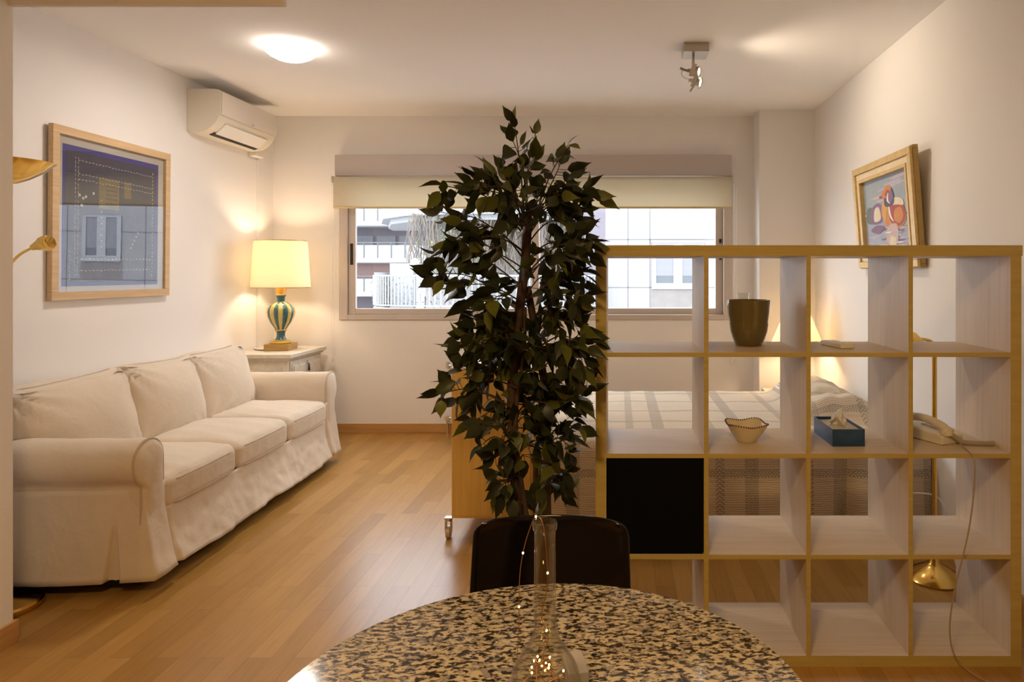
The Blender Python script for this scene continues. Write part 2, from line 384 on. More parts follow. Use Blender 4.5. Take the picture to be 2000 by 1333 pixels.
# curved slab
sl = MB()
poly = [(-13.2, 38), (-11.9, 34.5), (-10.2, 32.6), (-7.5, 31.6), (-4, 31.4), (2, 31.4), (2, 40), (-13.2, 40)]
sl.extrude(poly, 'z', 4.15, 4.75)
sl.extrude([(x+.3, y+.3) if y < 39 else (x, y) for x, y in poly], 'z', 3.9, 4.15)
tag(build('balcony_slab', sl, M['out_w'], smooth=False), 'large curved pale balcony slab jutting out high beyond the window', 'balcony')
# creeper hanging below the slab
rnd = random.Random(4); v = MB()
for i in range(230):
    x = rnd.uniform(-9.8, -2.0); y = 31.8+rnd.uniform(0, 1.2); z = 4.2; z1 = rnd.uniform(.9, 2.4); pts = []
    while z > z1:
        pts.append((x, y, z)); x += rnd.uniform(-.12, .12); y += rnd.uniform(-.06, .06); z -= rnd.uniform(.2, .4)
    v.tube(pts, rnd.uniform(.012, .035), 4, m=0)
for i in range(900):
    c = Vector((rnd.uniform(-9.8, -2.0), 31.7+rnd.uniform(0, 1.2), rnd.uniform(1.2, 4.2)))
    a = Vector((rnd.uniform(-1, 1), rnd.uniform(-.4, .4), rnd.uniform(-1, 1)))*.12; b_ = Vector((rnd.uniform(-1, 1), rnd.uniform(-.4, .4), rnd.uniform(-1, 1)))*.12
    v.add([c, c+a, c+a+b_], [(0, 1, 2)], 1)
tag(build('hanging_creeper', v, [M['vine'], M['vine2']], smooth=False), 'tangle of brown creeper hanging below the curved balcony slab', 'creeper', kind='stuff')
w = MB(); w.box(-9.6, -.5, 34, 34.3, -8, 4.2)
tag(build('garden_wall', w, M['conc'], smooth=False), 'pale wall behind the hanging creeper', 'wall')
# curved terrace with railing
tr = thing('terrace_railing', 'curved white terrace wall topped by a railing of thin upright bars', 'railing', (0, 0, 0))
path = crom([(-7.0, 22.5, 0), (-7.35, 20.8, 0), (-6.9, 19.6, 0), (-5.6, 18.95, 0), (-3.6, 18.8, 0), (-1.6, 19.0, 0), (-.45, 19.35, 0)], 12)
wl = MB()
for a, b_ in zip(path[:-1], path[1:]): wl.quad((a.x, a.y, -3), (b_.x, b_.y, -3), (b_.x, b_.y, .42), (a.x, a.y, .42))
for a, b_ in zip(path[:14], path[1:15]): wl.quad((a.x-.02, a.y-.03, -.2), (b_.x-.02, b_.y-.03, -.2), (b_.x-.02, b_.y-.03, 1.42), (a.x-.02, a.y-.03, 1.42))
so = wl; build('terrace_wall', wl, M['out_w'], tr, smooth=False)
rl = MB(); acc = 0; prev = path[0]
rl.tube([(p.x, p.y, 1.32) for p in path], .025, 6); rl.tube([(p.x, p.y, .48) for p in path], .02, 6)
for p_ in path:
    d = (p_-prev).length
    n = int(d/.1)
    for i in range(max(1, n)):
        q = prev.lerp(p_, (i+.5)/max(1, n)); rl.box(q.x-.012, q.x+.012, q.y-.012, q.y+.012, .48, 1.32)
    prev = p_
build('railing_bars', rl, M['out_w'], tr, smooth=False)
hd = MB(); rnd = random.Random(8)
for i in range(1800):
    k = rnd.randrange(14, len(path)-1); q = path[k]; c = Vector((q.x+rnd.uniform(-.2, .2), q.y+rnd.uniform(.30, .6), rnd.uniform(.4, 1.3)))
    a = Vector((rnd.uniform(-1, 1), rnd.uniform(-1, 1), rnd.uniform(-1, 1)))*.05; b_ = Vector((rnd.uniform(-1, 1), rnd.uniform(-1, 1), rnd.uniform(-1, 1)))*.05
    hd.add([c, c+a, c+a+b_], [(0, 1, 2)])
tag(build('clipped_hedge', hd, plain('sparse_hedge_leaf', (.12, .13, .12), .8), smooth=False), 'thin greyish hedge growing just behind the terrace railing', 'hedge', kind='stuff')
gl = thing('globe_lamp', 'small round white garden lamp glimpsed through the window left of the tree', 'lamp', (-6.15, 20.6, 0))
g = MB(); g.sphere((0, 0, 1.72), .13, 10); build('globe', g, M['out_w'], gl)
g = MB(); g.lathe([(.04, 0), (.04, 1.60)], 10); build('post', g, M['seam'], gl)
b_ = MB(); b_.box(-7.1, -6.35, 21.2, 22.3, 0, 1.70)
tag(build('planter_block', b_, M['out_w'], smooth=False), 'white rendered block rising behind the curved terrace', 'wall')
struct('floor_street', MB().box(-60, 60, 6.3, 120, -8.2, -8), plain('asphalt', (.35, .35, .36), .9))
# ------------------------------------------------------------------ bookshelf 4 x 4
SX0, SX1, SY0, SY1, SH = -.080, 1.412, 2.392, 2.782, 1.478
TO, TI = .0375, .0155
sh = thing('shelving_unit', 'large open sixteen-cube shelving unit in pale birch dividing the room', 'bookshelf', ((SX0+SX1)/2, (SY0+SY1)/2, 0))
cx, cyy = (SX0+SX1)/2, (SY0+SY1)/2
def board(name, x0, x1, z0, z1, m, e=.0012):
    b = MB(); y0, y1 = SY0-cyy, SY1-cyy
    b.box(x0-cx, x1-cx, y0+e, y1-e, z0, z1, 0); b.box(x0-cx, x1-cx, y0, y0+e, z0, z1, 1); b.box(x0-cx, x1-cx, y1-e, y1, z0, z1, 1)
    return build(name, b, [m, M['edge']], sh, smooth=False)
board('top_board', SX0-.004, SX1+.004, SH-TO, SH, M['shelf'])
board('bottom_board', SX0, SX1, 0.0, TO, M['shelf'])
board('side_board', SX0, SX0+TO, TO, SH-TO, M['shelfv']); board('side_board', SX1-TO, SX1, TO, SH-TO, M['shelfv'])
iw = (SX1-SX0-2*TO-3*TI)/4; ih = (SH-2*TO-3*TI)/4
CX = [SX0+TO+i*(iw+TI) for i in range(4)]            # left side of each column's cell
CZ = [TO+i*(ih+TI) for i in range(4)]                # floor of each row's cell, from the bottom
for i in range(1, 4): board('shelf_board', SX0+TO, SX1-TO, CZ[i]-TI, CZ[i], M['shelf'])
for i in range(1, 4):
    for j in range(4): board('divider', CX[i]-TI, CX[i], CZ[j], CZ[j]+ih, M['shelfv'])
b = MB(); b.box(CX[0]+.003, CX[0]+iw-.003, SY0+.006, SY0+.33, CZ[1]+.001, CZ[1]+ih-.004)
tag(build('storage_insert', b, M['black_mat'], smooth=False, bevel=.003), 'black square insert filling one cube at the left of the shelving unit', 'storage box')
# ------------------------------------------------------------------ things on the shelf
z1, z2 = CZ[3], CZ[2]
def potr(a, z): return 1+.012*sin(3*a+z*40)
pm = plain('olive_glaze', (.15, .115, .04), .18, var=.12, vscale=10, Coat_Weight=.6)
pr = [(.001, .002), (.046, .0), (.052, .006), (.062, .03), (.070, .055), (.074, .085), (.073, .09), (.078, .12), (.0805, .15), (.0815, .171), (.0815, .176), (.078, .176), (.077, .168), (.074, .12), (.068, .06), (.045, .012), (.001, .01)]
p = MB(); p.lathe(pr, 48, cap=False, rf=potr)
p.xf(Matrix.Translation(((1462-1208)*2.63/1333, 2.63, z1)))
tag(build('ceramic_pot', p, pm, ang=60), 'large olive brown glazed pot standing on the top row of the shelves', 'pot')
gv = MB(); gv.lathe([(.001, .002), (.03, .0), (.034, .01), (.034, .12), (.022, .15), (.021, .193), (.026, .20), (.024, .20), (.019, .193), (.020, .16), (.031, .12), (.031, .012), (.001, .008)], 24, cap=False)
gv.xf(Matrix.Translation(((1453-1208)*2.733/1333, 2.737, z1)))
M['cglass'] = thin_glass('clear_glass', (.96, .97, .95), 1.45)
tag(build('glass_bottle', gv, M['cglass']), 'clear glass bottle whose rim peeks over the olive brown pot', 'bottle')
# scalloped bowl
bw = thing('square_bowl', 'small white square bowl with wavy beaded brown rim on the second row', 'bowl', ((1458-1208)*2.57/1333, 2.57, z2))
def sqr(a): return 1/(abs(cos(a))**4+abs(sin(a))**4)**.25
N = 64; prof = [(.030, 0), (.034, .0), (.038, .006), (.060, .038), (.074, .068), (.072, .070), (.058, .041), (.034, .010), (.001, .008)]
b = MB(); k = len(prof); base = 0
for i in range(N):
    a = 2*pi*i/N
    for (r, z) in prof:
        q = sqr(a+pi/4*0); t = min(1, z/.066)
        rr = r*(1*(1-t)+q*.98*t) if r > .01 else r
        dz = (.004*cos(4*a)*t)*-1
        b.v.append((rr*cos(a), rr*sin(a), z+dz))
for i in range(N):
    for j in range(k-1):
        A = i*k+j; B = ((i+1) % N)*k+j; b.f.append((A, B, B+1, A+1)); b.m.append(0)
b.f.append(tuple(i*k for i in range(N))); b.m.append(0)
cream = plain('bowl_glaze', (.74, .66, .48), .3)
build('bowl_body', b, cream, bw, ang=60).rotation_euler = (0, 0, R(8))
rb = MB()
for i in range(56):
    a = 2*pi*i/56; rr = .073*sqr(a)*.98; rb.sphere((rr*cos(a), rr*sin(a), .069-.004*cos(4*a)), .0034, 5)
rim = build('beaded_rim', rb, plain('brown_rim', (.16, .06, .03), .4), bw); rim.rotation_euler = (0, 0, R(8)); tag(rim, 'brown beaded rim')
# remote
rm = thing('remote_control', 'slim white remote control lying on the top row of the shelves', 'remote', ((1657-1208)*2.51/1333, 2.515, z1), R(12))
b = MB(); b.box(-.029, .029, 0, .155, 0, .018); build('remote_body', b, M['cream'], rm, smooth=True, bevel=.005)
b = MB(); b.box(-.022, .022, .085, .145, .018, .0186); build('screen', b, plain('lcd_grey', (.35, .37, .33), .2), rm, smooth=False)
for i in range(3):
    for j in range(2): build('button', MB().box(-.019+i*.014, -.009+i*.014, .02+j*.025, .034+j*.025, .018, .0195), M['white'], rm, smooth=False)
# tissue box
tb = thing('tissue_box', 'dark blue metallic tissue box on the second row of the shelves', 'tissue box', ((1658-1208)*2.49/1333, 2.492, z2), R(1))
bm_ = plain('blue_metallic_card', (.03, .09, .22), .22, .5, var=.5, vscale=14)
w2, l2, h2 = .059, .225, .063
b = MB(); b.box(-w2, w2, 0, l2, 0, .004)
b.box(-w2, -w2+.002, 0, l2, .004, h2); b.box(w2-.002, w2, 0, l2, .004, h2); b.box(-w2, w2, 0, .002, .004, h2); b.box(-w2, w2, l2-.002, l2, .004, h2)
build('box', b, bm_, tb, smooth=False)
b = MB(); b.box(-w2+.002, w2-.002, .002, l2-.002, h2-.012, h2-.011); build('card_top', b, plain('white_card', (.72, .68, .62), .8), tb, smooth=False)
ts = MB()
def tf(u, v):
    a = (u-.5)*2; h = v*.075*(1-abs(a)*.72)
    return (a*.042*(1-.55*v)+.008*sin(v*6+u*4), .11+.03*sin(u*7)*(1-v*.6)+.01*sin(u*17+v*3), h2-.012+h)
ts.grid(tf, 28, 10)
t_ = build('tissue', ts, plain('tissue_paper', (.88, .87, .87), .95), tb, ang=70)
tag(t_, 'white tissue pulled up from the box')
sd = t_.modifiers.new('s', 'SOLIDIFY'); sd.thickness = .0006
# telephone
ph = thing('telephone', 'cream corded desk telephone on the second row of the shelves', 'telephone', ((1862-1208)*2.50/1333+.005, 2.52, z2), R(24))
def slab(pts, z0f, z1f, mb):
    mb.extrude(pts, 'z', z0f, z1f); return mb
b = MB(); b.extrude([(.0, .005), (.0, .035), (.20, .048), (.205, .04), (.205, .003), (.20, 0), (.004, 0)], 'x', -.05, .058)
build('phone_base', b, M['cream'], ph, smooth=True, bevel=.006, seg=3)
h = MB(); path = crom([(-.022, -.004, .044), (-.022, .03, .066), (-.022, .10, .080), (-.022, .17, .074), (-.022, .215, .056)], 6)
def hr(t): return .015+.008*abs(2*t-1)**3
h.tube(path, [hr(i/(len(path)-1)) for i in range(len(path))], 12)
h.lathe([(.001, .036), (.02, .036), (.023, .042), (.022, .062), (.01, .068), (.001, .069)], 16, (-.022, .006))
h.lathe([(.001, .046), (.02, .046), (.023, .05), (.022, .068), (.01, .074), (.001, .075)], 16, (-.022, .200))
build('handset', h, M['cream'], ph)
kp = MB()
for i in range(3):
    for j in range(4): kp.box(.010+i*.014, .020+i*.014, .07+j*.022, .083+j*.022, .038+j*.0014, .046+j*.0014)
build('keypad', kp, M['white'], ph, smooth=False)
# coiled handset cord: helix
ax = crom([(-.02, -.002, .05), (.005, -.012, .028), (.035, -.022, .010), (.08, -.058, .009), (.13, -.078, .009)], 22)
hx = []; L_ = 0
for i in range(len(ax)-1):
    t = (ax[i+1]-ax[i]).normalized(); u = t.cross(Vector((0, 0, 1))).normalized(); w_ = t.cross(u)
    for k in range(6):
        p_ = ax[i].lerp(ax[i+1], k/6); a = (i*6+k)*2*pi/7
        hx.append(p_+u*cos(a)*.0078+w_*sin(a)*.0078)
cc = MB(); cc.tube(hx, .0022, 5)
tag(build('coiled_cord', cc, plain('grey_brown_cord', (.42, .36, .28), .5), ph), 'coiled grey brown handset cord')
def P(px, py, Y): return Vector(((px-1208)*Y/1333, Y, 1.378-(py-535)*Y/1333))
c = MB()
zc = z2+.004
pts = [(P(1880, 872, 2.45).x, 2.47, zc+.012), (P(1893, 880, 2.40).x, 2.405, zc), (P(1903, 893, 2.378).x, 2.376, z2-.02)]
for q in ((1902, 960), (1893, 1030), (1880, 1090), (1867, 1140), (1858, 1190), (1855, 1235), (1862, 1275), (1885, 1305)):
    pts.append(tuple(P(q[0], q[1], 2.36)))
pts += [(1.24, 2.30, .004), (1.34, 2.24, .004), (1.50, 2.20, .004), (1.612, 2.18, .004)]
c.tube(crom(pts, 8), .0026, 6)
cord_o = build('phone_line', c, plain('phone_line_plastic', (.38, .28, .20), .5))
tag(cord_o, 'thin brown phone line hanging from the telephone to the floor', 'cord')
# ------------------------------------------------------------------ sofa
def rbox(hx, hy, hz, r, n=14):
    """rounded box as cube-sphere style grid; returns MB centred on 0 with unit cube coords list"""
    mb = MB(); uv = []
    faces = [((1,0,0),(0,1,0),(0,0,1)), ((-1,0,0),(0,0,1),(0,1,0)), ((0,1,0),(0,0,1),(1,0,0)), ((0,-1,0),(1,0,0),(0,0,1)), ((0,0,1),(1,0,0),(0,1,0)), ((0,0,-1),(0,1,0),(1,0,0))]
    key = {}
    for N_, U, V in faces:
        N_, U, V = Vector(N_), Vector(U), Vector(V); idx = []
        for i in range(n+1):
            for j in range(n+1):
                a = -1+2*i/n; b = -1+2*j/n
                # concentrate samples near the edges
                a = sin(a*pi/2)*.5+a*.5; b = sin(b*pi/2)*.5+b*.5
                c = N_+U*a+V*b; k = (round(c.x, 4), round(c.y, 4), round(c.z, 4))
                if k not in key:
                    h = Vector((hx, hy, hz)); p = Vector((c.x*hx, c.y*hy, c.z*hz))
                    inner = Vector((max(-hx+r, min(hx-r, p.x)), max(-hy+r, min(hy-r, p.y)), max(-hz+r, min(hz-r, p.z))))
                    d = p-inner
                    if d.length > 1e-6: p = inner+d.normalized()*r
                    key[k] = len(mb.v); mb.v.append(tuple(p)); uv.append(c)
                idx.append(key[k])
        for i in range(n):
            for j in range(n):
                A = i*(n+1)+j
                mb.f.append((idx[A], idx[A+n+1], idx[A+n+2], idx[A+1])); mb.m.append(0)
    return mb, uv
RZ = R(1.7)
sf = thing('sofa', 'long off-white three-seat sofa with a loose linen cover against the left wall', 'sofa', (-2.035, 2.885, 0), RZ)
LN = 2.20; DP = .93
def nz(x, y, z, s=1): return noise.noise(Vector((x*s, y*s, z*s)))
# arms (profile in y,z ; extruded along x)
def arm_prof(sgn):
    pts = [(0, .07), (0, .56)]
    pts += [(-(.10-.10*cos(t)), .56+.10*sin(t)) for t in [i*pi/12 for i in range(1, 13)]]
    pts += [(-(.10+.10*cos(t)), .56-.10*sin(t)) for t in [i*pi/12 for i in range(1, 5)]]
    pts += [(-.145, .455), (-.147, .30), (-.15, .07)]
    return [(p[0]*sgn, p[1]) for p in pts]
for yin, sgn in ((.185, 1), (LN-.185, -1)):
    pr = arm_prof(sgn); n = len(pr); m = MB(); NS = 26
    rings = []
    for k in range(NS+1):
        x = -.015-.87*k/NS
        for (y, z) in pr:
            d = .006*nz(x*6, y*6+sgn*3, z*6) + (.004*nz(x*14, y*9, z*14+9))
            m.v.append((x, yin+y*(1+.03*sin(k*.3)*0)+d, z+d*.4))
    for k in range(NS):
        for i in range(n-1): m.f.append((k*n+i, k*n+i+1, (k+1)*n+i+1, (k+1)*n+i)); m.m.append(0)
    m.f.append(tuple(range(NS*n, NS*n+n))); m.m.append(0)
    # puffy front panel
    c0 = Vector((0.012, yin-.09*sgn, .40)); b = len(m.v)
    ring0 = [Vector(m.v[i]) for i in range(n)]
    for s_, xo in ((.97, .010), (.80, .020), (.45, .026)):
        for p in ring0:
            q = Vector((p.x+xo, c0.y+(p.y-c0.y)*s_, c0.z+(p.z-c0.z)*(1-(1-s_)*.6))); q.x += .006*nz(q.y*12, q.z*9, 3+sgn); m.v.append(tuple(q))
    def ridx(r, i): return i if r == 0 else b+(r-1)*n+i
    for r in range(3):
        for i in range(n): m.f.append((ridx(r, i), ridx(r, (i+1) % n), ridx(r+1, (i+1) % n), ridx(r+1, i))); m.m.append(0)
    m.f.append(tuple(ridx(3, i) for i in range(n))); m.m.append(0)
    ao = build('arm', m, M['sofa'], sf, ang=75)
    pp = MB(); pp.tube([Vector((-.009, p.y, p.z)) for p in ring0[:-1]]+[Vector((-.009, ring0[-1].y, .2))], .0055, 6)
    build('piping', pp, M['piping'], ao)
# back
m, uv = rbox(.085, LN/2-.17, .40, .07, 18)
for i, c in enumerate(uv):
    x, y, z = m.v[i]; d = .007*nz(y*4, z*5, x*3)
    m.v[i] = (x-DP+.10+d+(-.03*(c.z+1)/2), y+LN/2, z+.425+.008*sin(y*9)*(c.z > .5))
build('back', m, M['sofa'], sf, ang=75)
# base with skirt
def skirt():
    m = MB()
    # plan path (front-left going round): near side back -> near front corner -> far front corner -> far side back
    pts = []
    def seg(a, b, n):
        for i in range(n): pts.append(Vector(a).lerp(Vector(b), i/n))
    y0, y1 = .034, LN-.034
    seg((-.88, y0, 0), (-.24, y0, 0), 50); seg((-.24, y0, 0), (0, y0+.008, 0), 64)
    seg((0, y0+.008, 0), (0, y1-.02, 0), 220); seg((0, y1-.02, 0), (-.12, y1, 0), 12); seg((-.12, y1, 0), (-.88, y1, 0), 40); pts.append(Vector((-.88, y1, 0)))
    NV = 16; n = len(pts)
    for i, p in enumerate(pts):
        t = pts[min(i+1, n-1)]-pts[max(i-1, 0)]; nrm = Vector((t.y, -t.x, 0)).normalized()
        front = abs(p.x) < 1e-4
        near = p.y < .1 and not front
        ztop = .325 if (front and .2 < p.y < LN-.2) else .452
        for j in range(NV+1):
            v = j/NV; z = ztop*(1-v)+(.066+.008*sin(p.y*7+p.x*4))*v
            s = p.y*1.0+p.x*1.1
            fold = (.004*sin(s*15+2.2*nz(s*3, 0, 1))*v**1.3+.016*nz(s*4.5, v*1.1, 5)*(.25+v)+.007*nz(s*15, v*5, 9)*(.5+v*.5))
            if near: fold *= .45
            fold *= min(1, v*3); flare = .001+(.062 if front else .030)*v**1.6
            if front and (p.y < .2 or p.y > LN-.2): flare += .0
            d = flare+fold
            # kick pleats beside the corners
            for (pc, onfront) in ((-.115, False),):
                if near: 
                    t_ = max(0, (v-.38)/.62); wd_ = .006+.030*t_
                    if abs(p.x-pc) < wd_: d -= .055*min(1, t_*1.6)*(1-(abs(p.x-pc)/wd_)**4) - .030*min(1, t_*1.5)*max(0, 1-abs(p.x-pc)/(wd_*.5))
            for pc in (.20, LN-.20):
                if front:
                    g = max(0, 1-abs(p.y-pc)/.02); d -= .03*g*(.3+v)
            q = p+nrm*d; m.v.append((q.x, q.y, z))
    for i in range(n-1):
        for j in range(NV):
            a = i*(NV+1)+j; m.f.append((a, a+NV+1, a+NV+2, a+1)); m.m.append(0)
    return m
sk = build('skirt', skirt(), M['sofa'], sf, ang=80)
sk.modifiers.new('s', 'SOLIDIFY').thickness = .004
bs = MB(); bs.box(-.86, -.01, .08, LN-.08, .075, .30); build('under_skirt_shade', MB().box(-.84, -.04, .09, LN-.09, .022, .09), M['dark'], sf, smooth=False); build('base_frame', bs, M['sofa'], sf, smooth=False, bevel=.01)  # dark box added as the black shade below the skirt hem
for x in (-.22, -.78):
    for y in (.20, LN-.20): build('leg', MB().box(x-.03, x+.03, y-.03, y+.03, 0, .08), M['dark'], sf, smooth=False)
# seat cushions
cw = (LN-.37)/3
rnd = random.Random(3)
for k in range(3):
    hx, hy, hz = .39, cw/2+.004, .078
    m, uv = rbox(hx, hy, hz, .045, 26); yc = .185+cw*(k+.5)
    for i, c in enumerate(uv):
        x, y, z = m.v[i]
        bul = (1-c.x**2*.9)*(1-c.y**4)*.038
        if c.z > 0: z += bul*(c.z)
        if c.x > .5: x += .014*(1-c.y**2)
        # tight pleats on the front boxing, soft creases on top
        if c.x > .9: x += .0035*sin(y*150+k)*(1-c.z**2)*max(0, nz(y*5, k, 2)+.3)
        if c.z > .9: z += .013*nz(x*4+y*2, y*9, k*7)*(1-c.y**2*.5)+.008*max(0, nz(x*3, y*20+x*6, k*3+1))*(.8+.8*(k == 2))
        y += .006*nz(x*8, z*8, k)
        m.v[i] = (x-.385, y+yc, z+.385)
    co = build('seat_cushion', m, M['sofa'], sf, ang=75)
    pp = MB()
    for zz in (.050, -.055):
        loop = []
        for a in range(40):
            t = 2*pi*a/40; px_ = max(-1, min(1, 1.3*cos(t))); py_ = max(-1, min(1, 1.3*sin(t)))
            rr = .03
            loop.append((-.385+px_*(hx-.004)+(.014*(1-py_**2) if px_ > .5 else 0), yc+py_*(hy-.004), .385+zz+(0 if zz < 0 else .006*(1-px_**2))))
        pp.tube(crom(loop, 3, True), .0042, 6, closed=True)
    build('piping', pp, M['piping'], co)
# back cushions
for k in range(3):
    hx, hy, hz = .085, cw/2+(.012 if k else .02), .235
    m, uv = rbox(hx, hy, hz, .055, 26); yc = .185+cw*(k+.5)+(.005, 0, -.01)[k]
    tilt = Matrix.Rotation(R(-13), 4, 'Y')
    lean = Matrix.Rotation(R((1.5, -2, 1)[k]), 4, 'X')
    def warp(x, y, z, c):
        bul = (1-c.y**2)*(1-c.z**2)
        f = 1+1.0*bul-.55*(abs(c.y)**5*.5+abs(c.z)**5*.5)
        x = x*f
        corner = (abs(c.y)*abs(c.z))**4
        y = y*(1-.05*(1-c.z**2)*0-.035*(1-abs(c.z))**1*abs(c.y))
        z = z*(1-.03*(1-c.y**2)*0)+.02*corner*(1 if c.z > 0 else -1)
        # creases running in from the corners and sides
        r = math.hypot(abs(c.y)-1, abs(c.z)-1)
        x += .019*sin(math.atan2(1-abs(c.z), 1-abs(c.y)+1e-3)*13+k*2)*max(0, 1-r*1.1)*(1 if c.x > 0 else 0)
        x += .008*nz(y*5, z*6, k*4+x)
        if k == 0 and c.y < 0: y -= .10*max(0, min(1, (c.z+.35)/.5))*(-c.y)
        return x, y, z
    for i, c in enumerate(uv):
        x, y, z = warp(*m.v[i], c)
        q = tilt @ (lean @ Vector((x, y, z)))
        m.v[i] = (q.x-.60, q.y+yc, q.z+.628)
    co = build('back_cushion', m, M['sofa'], sf, ang=75)
    loop = []
    for a in range(48):
        t = 2*pi*a/48; yy = max(-1, min(1, 1.25*cos(t))); zz = max(-1, min(1, 1.25*sin(t)))
        c = Vector((.55, yy, zz)); x, y, z = warp(.035, yy*(hy+.001), zz*(hz+.001), c); q = tilt @ (lean @ Vector((.022, y, z)))
        loop.append((q.x-.60, q.y+yc, q.z+.628))
    pp = MB(); pp.tube(crom(loop, 2, True), .0045, 6, closed=True); build('piping', pp, M['piping'], co)
# ------------------------------------------------------------------ side cabinet and striped lamp
cb = thing('side_cabinet', 'distressed white wooden cabinet behind the far arm of the sofa', 'cabinet', (XL+.012, 5.19, 0))
CWX, CDY, CH = .50, .64, .763
b = MB(); b.box(.0, CWX-.03, .03, CDY-.03, .06, CH-.035); build('body', b, M['paint_w'], cb, smooth=False, bevel=.004)
b = MB(); b.box(0, CWX+.005, 0, CDY, CH-.035, CH); build('top', b, M['paint_w'], cb, smooth=True, bevel=.008)
b = MB(); b.box(0, CWX-.015, .012, CDY-.012, CH-.052, CH-.035); build('moulding', b, M['paint_w'], cb, smooth=False, bevel=.005)
def raised(mb, y0, y1, z0, z1, x):
    mb.box(x, x+.006, y0, y1, z0, z1); mb.box(x+.006, x+.014, y0+.018, y1-.018, z0+.018, z1-.018)
for (ya, yb) in ((.055, .315), (.325, .585)):
    d = MB(); d.box(CWX-.03, CWX-.022, ya, yb, .12, .50); raised(d, ya+.03, yb-.03, .15, .47, CWX-.022)
    build('door', d, M['paint_w'], cb, smooth=False, bevel=.003)
d = MB(); d.box(CWX-.03, CWX-.022, .055, .585, .525, .70); raised(d, .075, .30, .545, .68, CWX-.022); raised(d, .34, .565, .545, .68, CWX-.022)
dr = build('drawer', d, M['paint_w'], cb, smooth=False, bevel=.003)
h = MB(); h.tube([(CWX-.01, .32, .655), (CWX, .32, .65), (CWX+.002, .32, .60)], [.004, .004, .010], 8); build('pull', h, M['dark'], dr)
sp = MB(); sp.box(.06, CWX-.08, .024, .031, .10, .16); 
for (x0, x1, z0, z1) in ((.05, CWX-.075, .60, .66), (.05, CWX-.075, .14, .56)):
    sp.box(x0, x1, .020, .030, z0, z1); sp.box(x0+.025, x1-.025, .012, .020, z0+.02, z1-.02)
build('side_panel', sp, M['paint_w'], cb, smooth=False, bevel=.003)
for x in (.03, CWX-.06):
    for y in (.05, CDY-.05): build('foot', MB().box(x-.025, x+.025, y-.02, y+.02, 0, .06), M['paint_w'], cb, smooth=False)

def shade_mat(name, col, tr, es=0):
    m, nt, b = new(name); b.inputs['Base Color'].default_value = (*col, 1); b.inputs['Roughness'].default_value = .9
    out = nt.nodes['Material Output']; t = nd(nt, 'ShaderNodeBsdfTranslucent'); t.inputs[0].default_value = (*col, 1)
    mx = nd(nt, 'ShaderNodeMixShader'); mx.inputs[0].default_value = tr
    tc = nd(nt, 'ShaderNodeTexCoord'); n = nd(nt, 'ShaderNodeTexNoise', i_Scale=300.0); bp = nd(nt, 'ShaderNodeBump', i_Strength=.1, i_Distance=.001)
    L = nt.links.new; L(tc.outputs['Object'], n.inputs[0]); L(n.outputs['Fac'], bp.inputs['Height']); L(bp.outputs[0], b.inputs['Normal'])
    L(b.outputs[0], mx.inputs[1]); L(t.outputs[0], mx.inputs[2]); L(mx.outputs[0], out.inputs[0])
    return m
M['shade'] = shade_mat('lampshade_linen', (.86, .80, .66), .5)
LX, LY = -2.730, 5.52; LZ = CH
tl = thing('table_lamp', 'table lamp with white shade and blue and gold striped urn base, on the white cabinet', 'lamp', (LX, LY, LZ), R(4))
b = MB(); b.box(-.095, .095, -.095, .095, .0, .052); build('plinth', b, wood('lamp_plinth', (.40, .22, .06), (.56, .34, .10), 'x'), tl, smooth=False, bevel=.004)
gold = plain('aged_gold', (.55, .38, .08), .35, .4, var=.2, vscale=30)
teal = plain('teal_glaze', (.03, .12, .14), .25, var=.4, vscale=30, Coat_Weight=.5)
yel = plain('ochre_glaze', (.62, .46, .12), .3, var=.2, vscale=30, Coat_Weight=.5)
b = MB(); b.lathe([(.001, .052), (.078, .052), (.082, .06), (.072, .072), (.060, .080), (.045, .084)], 40, cap=False); build('gilt_foot', b, gold, tl)
b = MB(); b.lathe([(.045, .084), (.034, .10), (.031, .13), (.036, .150), (.043, .154)], 32, cap=False); build('stem', b, teal, tl)
b = MB(); b.lathe([(.043, .154), (.047, .160), (.043, .166)], 32, cap=False); build('collar', b, gold, tl)
NR = 96
pr = [(.042, .166), (.052, .185), (.078, .225), (.096, .27), (.102, .305), (.098, .335), (.082, .362), (.058, .378), (.038, .386), (.030, .392)]
b = MB(); b.lathe(pr, NR, cap=False, mf=lambda i, j: (1 if (i*18/NR) % 2 < 1 else 0) if j < 8 else 0, rf=lambda a, z: 1+.045*abs(sin(a*9))*(1 if .17 < z < .375 else .2))
u = build('urn', b, [teal, yel], tl, ang=60); tag(u, 'blue and yellow fluted urn')
b = MB(); b.lathe([(.030, .392), (.031, .425), (.036, .434), (.040, .438), (.038, .444)], 32, cap=False); build('neck', b, teal, tl)
b = MB(); b.lathe([(.038, .444), (.030, .452), (.036, .475), (.038, .50), (.030, .53), (.016, .55), (.008, .555)], 32, cap=False, rf=lambda a, z: 1+.05*sin(6*a)); build('finial', b, plain('orange_gold', (.62, .34, .04), .35, var=.3, vscale=40), tl)
b = MB(); b.lathe([(.008, .50), (.008, .68)], 12); build('rod', b, M['brass'], tl)
b = MB(); b.lathe([(.222, .503), (.197, .882)], 64, cap=False); b.lathe([(.220, .503), (.195, .882)], 64, cap=False)
build('lamp_shade', b, M['shade'], tl)
for zz, r_ in ((.505, .221), (.88, .1965)):
    b = MB(); b.tube([(r_*cos(a*pi/24), r_*sin(a*pi/24), zz) for a in range(48)], .003, 5, closed=True); build('shade_ring', b, M['brass'], tl)
b = MB()
for a in range(3): b.tube([(0, 0, .875), (.2*cos(a*2.094), .2*sin(a*2.094), .875)], .002, 5)
build('shade_spider', b, M['brass'], tl)
b = MB(); b.sphere((0, 0, .70), .032, 10); build('bulb', b, emis('warm_bulb', (1, .70, .42), 18), tl)
